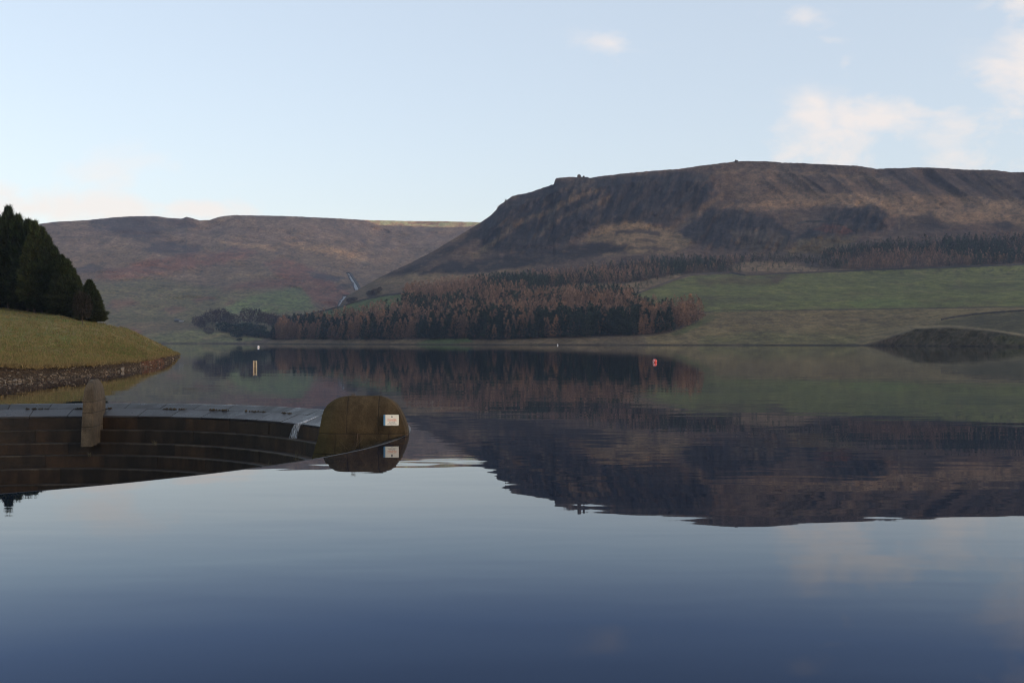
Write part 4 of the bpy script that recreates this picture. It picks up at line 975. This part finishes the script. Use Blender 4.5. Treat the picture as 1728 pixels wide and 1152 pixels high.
# ------------------------------------------------------------------ stones along the left shore
stone_meshes = []
for k in range(7):
    me = rock_mesh('shore_stone', 300 + k, 1, random.uniform(.6, 1), random.uniform(.4, .65), 2)
    t = (.5, .8, 1.1, 1.5, 2.0, .65, 1.0)[k]; color_mesh(me, (.105 * t, .084 * t, .062 * t)); me.materials.append(M_stone); stone_meshes.append(me)
for k in range(120):
    x = -20 + 315 * random.random() ** 1.0; s = random.uniform(.0, .60) ** 1.6
    p = bank_at(x, s); d = p[1]; sz = random.uniform(1.2, 4.4) * d / F * (1.1 - x / 600)
    o = bpy.data.objects.new('shore_stone', stone_meshes[k % 7]); C.objects.link(o)
    o.location = (p[0], p[1], max(p[2], .02) + sz * .12); o.scale = (sz * random.uniform(.9, 1.7), sz, sz * random.uniform(.7, 1.2)); o.rotation_euler = (random.uniform(-.3, .3), random.uniform(-.3, .3), random.uniform(0, 6.28))
    tag(o, 'rough brown stone in the rubble along the left waterline', 'stone', 'stones along the left waterline')
for x, sx, lab in ((206, 8.5, 'flat pale grey boulder, largest stone on the left waterline'), (24, 5.5, 'rounded pale stone at the water below the steepest part of the left bank'), (6, 4.5, 'pale blocky stone nearest the left edge of the shore')):
    p = bank_at(x, .12); d = p[1]; o = bpy.data.objects.new('boulder', rock_mesh('boulder', int(x), 1, .7, .45)); color_mesh(o.data, (.17, .15, .12)); o.data.materials.append(M_stone); C.objects.link(o)
    sz = sx * d / F; o.location = (p[0], p[1], .12 + sz * .1); o.scale = (sz, sz, sz); o.rotation_euler = (0, 0, x); tag(o, lab, 'boulder')
Vs, Fs, Cs, bse = [], [], [], 0
import itertools
smallm = rock_mesh('r', 5, 1, .8, .55, 1); sv = np.array([v.co[:] for v in smallm.vertices]); sf = np.array([p.vertices[:] for p in smallm.polygons])
for k in range(3200):
    x = -60 + 362 * random.random(); s = random.random() ** 1.9 * .95; p = bank_at(x, s); d = p[1]
    sz = random.uniform(.4, 1.7) * d / F; a = random.uniform(0, 6.28); ca, sa = math.cos(a), math.sin(a)
    v = sv * np.array([sz * random.uniform(.8, 2), sz, sz * random.uniform(.6, 1.2)]); v = np.stack([v[:, 0] * ca - v[:, 1] * sa, v[:, 0] * sa + v[:, 1] * ca, v[:, 2]], 1) + p + np.array([0, 0, sz * .2])
    t = random.uniform(.3, 1.7); base = np.array((.056, .042, .027)) if random.random() > .14 else np.array((.17, .145, .11))
    if 238 < x < 276 and random.random() < .6: base = np.array((.10, .050, .028))
    Vs.append(v); Fs.append(sf + bse); Cs.append(np.tile(base * t, (len(v), 1))); bse += len(v)
o = link('rubble', np_mesh('rubble', np.concatenate(Vs), np.concatenate(Fs), 3, False, np.concatenate(Cs)), M_stone)
tag(o, 'small broken stones and gravel along the left waterline', 'rubble', kind='stuff')
# rough grass on the bank
n = 26000
gxv = -60 + 362 * rng.random(n); gsv = 1 + rng.random(n) ** 1.6
P = np.array([bank_at(x, s) for x, s in zip(gxv, gsv)])
keep = P[:, 1] < 262; P = P[keep]
tuft = fbm(P[:, 0] / 2.5, P[:, 1] / 4, 401, 3)
gc = np.where((rng.random(len(P)) < .45 + .5 * tuft)[:, None], np.array((.164, .132, .059)), np.array((.096, .112, .034))) * rng.uniform(.75, 1.25, (len(P), 1))
V, Fc, cc = spray_mesh('grass', P - np.array([0, 0, .04]), np.tile([0, 0, 1.0], (len(P), 1)), .20 + .14 * np.clip(tuft + .4, 0, 1), .05, gc, 4, 0, .5)
nT = 1000
tp = np.array([bank_at(x, q) for x, q in zip(-60 + 362 * rng.random(nT), np.where(rng.random(nT) < .35, 1 + .03 * rng.random(nT) - .04, 1 + rng.random(nT) ** 1.4))]); tp = tp[tp[:, 1] < 262]
tp = np.repeat(tp, 6, 0) + rng.normal(0, .16, (len(tp) * 6, 3)) * np.array([1, 1, 0]) - np.array([0, 0, .05])
tcl = np.array((.160, .128, .060)) * rng.uniform(.55, 1.3, (len(tp), 1))
V2, F2, c2 = spray_mesh('grass', tp, np.tile([0, 0, .9], (len(tp), 1)), .42, .06, tcl, 5, 0, .6)
V, Fc, cc = np.concatenate([V, V2]), np.concatenate([Fc, F2 + len(V)]), np.concatenate([cc, c2])
o = link('grass', np_mesh('grass', V, Fc, 3, False, cc), M_twig); tag(o, 'rough olive and straw coloured grass on the left bank', 'grass', kind='stuff')

# ------------------------------------------------------------------ air
m = bpy.data.materials.new('haze'); m.use_nodes = True; nt = m.node_tree; nt.nodes.clear()
out = N(nt, 'ShaderNodeOutputMaterial'); pv = N(nt, 'ShaderNodeVolumePrincipled'); pv.inputs['Color'].default_value = (.52, .68, 1.0, 1); pv.inputs['Density'].default_value = .00007
nt.links.new(pv.outputs[0], out.inputs['Volume'])
b = MB(); b.box((0, 1300, 215), (6400, 3900, 460)); o = b.build('haze', m); tag(o, 'thin bluish air between here and the far hills', 'haze', kind='stuff')

# ------------------------------------------------------------------ sky, sun, camera
w = bpy.data.worlds.new('World'); sc.world = w; w.use_nodes = True; nt = w.node_tree; bg = nt.nodes['Background']
SUN_EL, SUN_ROT = R_(10), R_(118)
sky = N(nt, 'ShaderNodeTexSky', sky_type='NISHITA', sun_disc=False); sky.sun_elevation = SUN_EL; sky.sun_rotation = SUN_ROT; sky.altitude = 200; sky.air_density = 1.0; sky.dust_density = 1.2; sky.ozone_density = 1.2
tc = N(nt, 'ShaderNodeTexCoord'); sep = N(nt, 'ShaderNodeSeparateXYZ'); nt.links.new(tc.outputs['Generated'], sep.inputs[0])
vy = mathn(nt, 'MAXIMUM', sep.outputs[1], .02); u = mathn(nt, 'DIVIDE', sep.outputs[0], vy); v = mathn(nt, 'DIVIDE', sep.outputs[2], vy)
cmb = N(nt, 'ShaderNodeCombineXYZ'); nt.links.new(u, cmb.inputs[0]); nt.links.new(v, cmb.inputs[1])
nz = noise_out(nt, mapped(nt, cmb.outputs[0], (11, 19, 1)), 1.0, 8, .60, .25)
tot = None
for x, y, sx, sy, a in ((1045, 73, 70, 24, .30), (1355, 26, 42, 26, .27), (1392, 62, 30, 24, .3), (1425, 109, 14, 18, .35), (1490, 195, 85, 32, .74), (1370, 205, 40, 45, .56), (1350, 248, 80, 40, .70), (1440, 245, 120, 40, .48), (1690, 130, 60, 32, .58), (1620, 200, 120, 60, .38), (1710, 220, 90, 80, .48), (1690, 275, 130, 30, .55), (1718, 6, 60, 32, .5),
                        (1820, 120, 110, 110, .7), (90, 352, 240, 26, .95), (330, 354, 100, 20, .8), (-150, 340, 240, 50, .8), (210, 310, 160, 60, .25)):
    e = mathn(nt, 'ADD', mathn(nt, 'POWER', mathn(nt, 'ABSOLUTE', mathn(nt, 'DIVIDE', mathn(nt, 'SUBTRACT', u, (x - CX) / F), sx / F)), 2.0), mathn(nt, 'POWER', mathn(nt, 'ABSOLUTE', mathn(nt, 'DIVIDE', mathn(nt, 'SUBTRACT', v, (CY - y) / F), sy / F)), 2.0))
    g = mathn(nt, 'MULTIPLY', mathn(nt, 'EXPONENT', mathn(nt, 'MULTIPLY', e, -.8)), a)
    tot = g if tot is None else mathn(nt, 'MAXIMUM', tot, g)
tot = mathn(nt, 'MULTIPLY', tot, mathn(nt, 'GREATER_THAN', sep.outputs[1], .05))
fac = ramp(nt, mathn(nt, 'ADD', tot, mathn(nt, 'MULTIPLY', mathn(nt, 'SUBTRACT', nz, .5), 2.8)), [(.18, (0, 0, 0)), (.50, (.6, .6, .6)), (.80, (1, 1, 1))])
fac = mathn(nt, 'MULTIPLY', fac, mathn(nt, 'MULTIPLY', tot, 3.0, clamp=True))
fac = mathn(nt, 'MULTIPLY', fac, mathn(nt, 'GREATER_THAN', tot, .02))
SKYK = (2.20, 1.84, 1.70); VEIL = (3.02, 3.38, 3.84)      # thin high cloud veils the whole sky
base = mixc(nt, 'MULTIPLY', 1.0, sky.outputs[0], SKYK)
base = mixc(nt, 'MIX', .62, base, VEIL)
CLOUD = (5.5, 4.65, 4.05)
mix = mixc(nt, 'MIX', mathn(nt, 'MULTIPLY', fac, .60), base, CLOUD)
nt.links.new(mix, bg.inputs['Color']); bg.inputs['Strength'].default_value = .15
sun = bpy.data.lights.new('sun', 'SUN'); sun.energy = .5; sun.angle = R_(12); sun.color = (1, .90, .78); so = bpy.data.objects.new('sun', sun); C.objects.link(so)
sd = Vector((math.sin(SUN_ROT) * math.cos(SUN_EL), math.cos(SUN_ROT) * math.cos(SUN_EL), math.sin(SUN_EL)))
so.rotation_euler = sd.to_track_quat('Z', 'Y').to_euler(); so.location = (0, 0, 60)

cam = bpy.data.cameras.new('camera'); cam.sensor_width = 36; cam.lens = 36 * F / 1728; cam.clip_end = 9000; cam.clip_start = .1
co = bpy.data.objects.new('camera', cam); C.objects.link(co); co.location = (0, 0, H); co.rotation_euler = (R_(90), 0, 0); sc.camera = co
sc.render.engine = 'CYCLES'; cy_ = sc.cycles; cy_.use_denoising = True; cy_.use_adaptive_sampling = False; cy_.filter_width = 1.15; cy_.max_bounces = 6; cy_.diffuse_bounces = 3; cy_.volume_bounces = 0; cy_.transparent_max_bounces = 8
sc.view_settings.view_transform = 'Standard'; sc.view_settings.look = 'None'; sc.view_settings.exposure = 0.5; sc.view_settings.gamma = 1
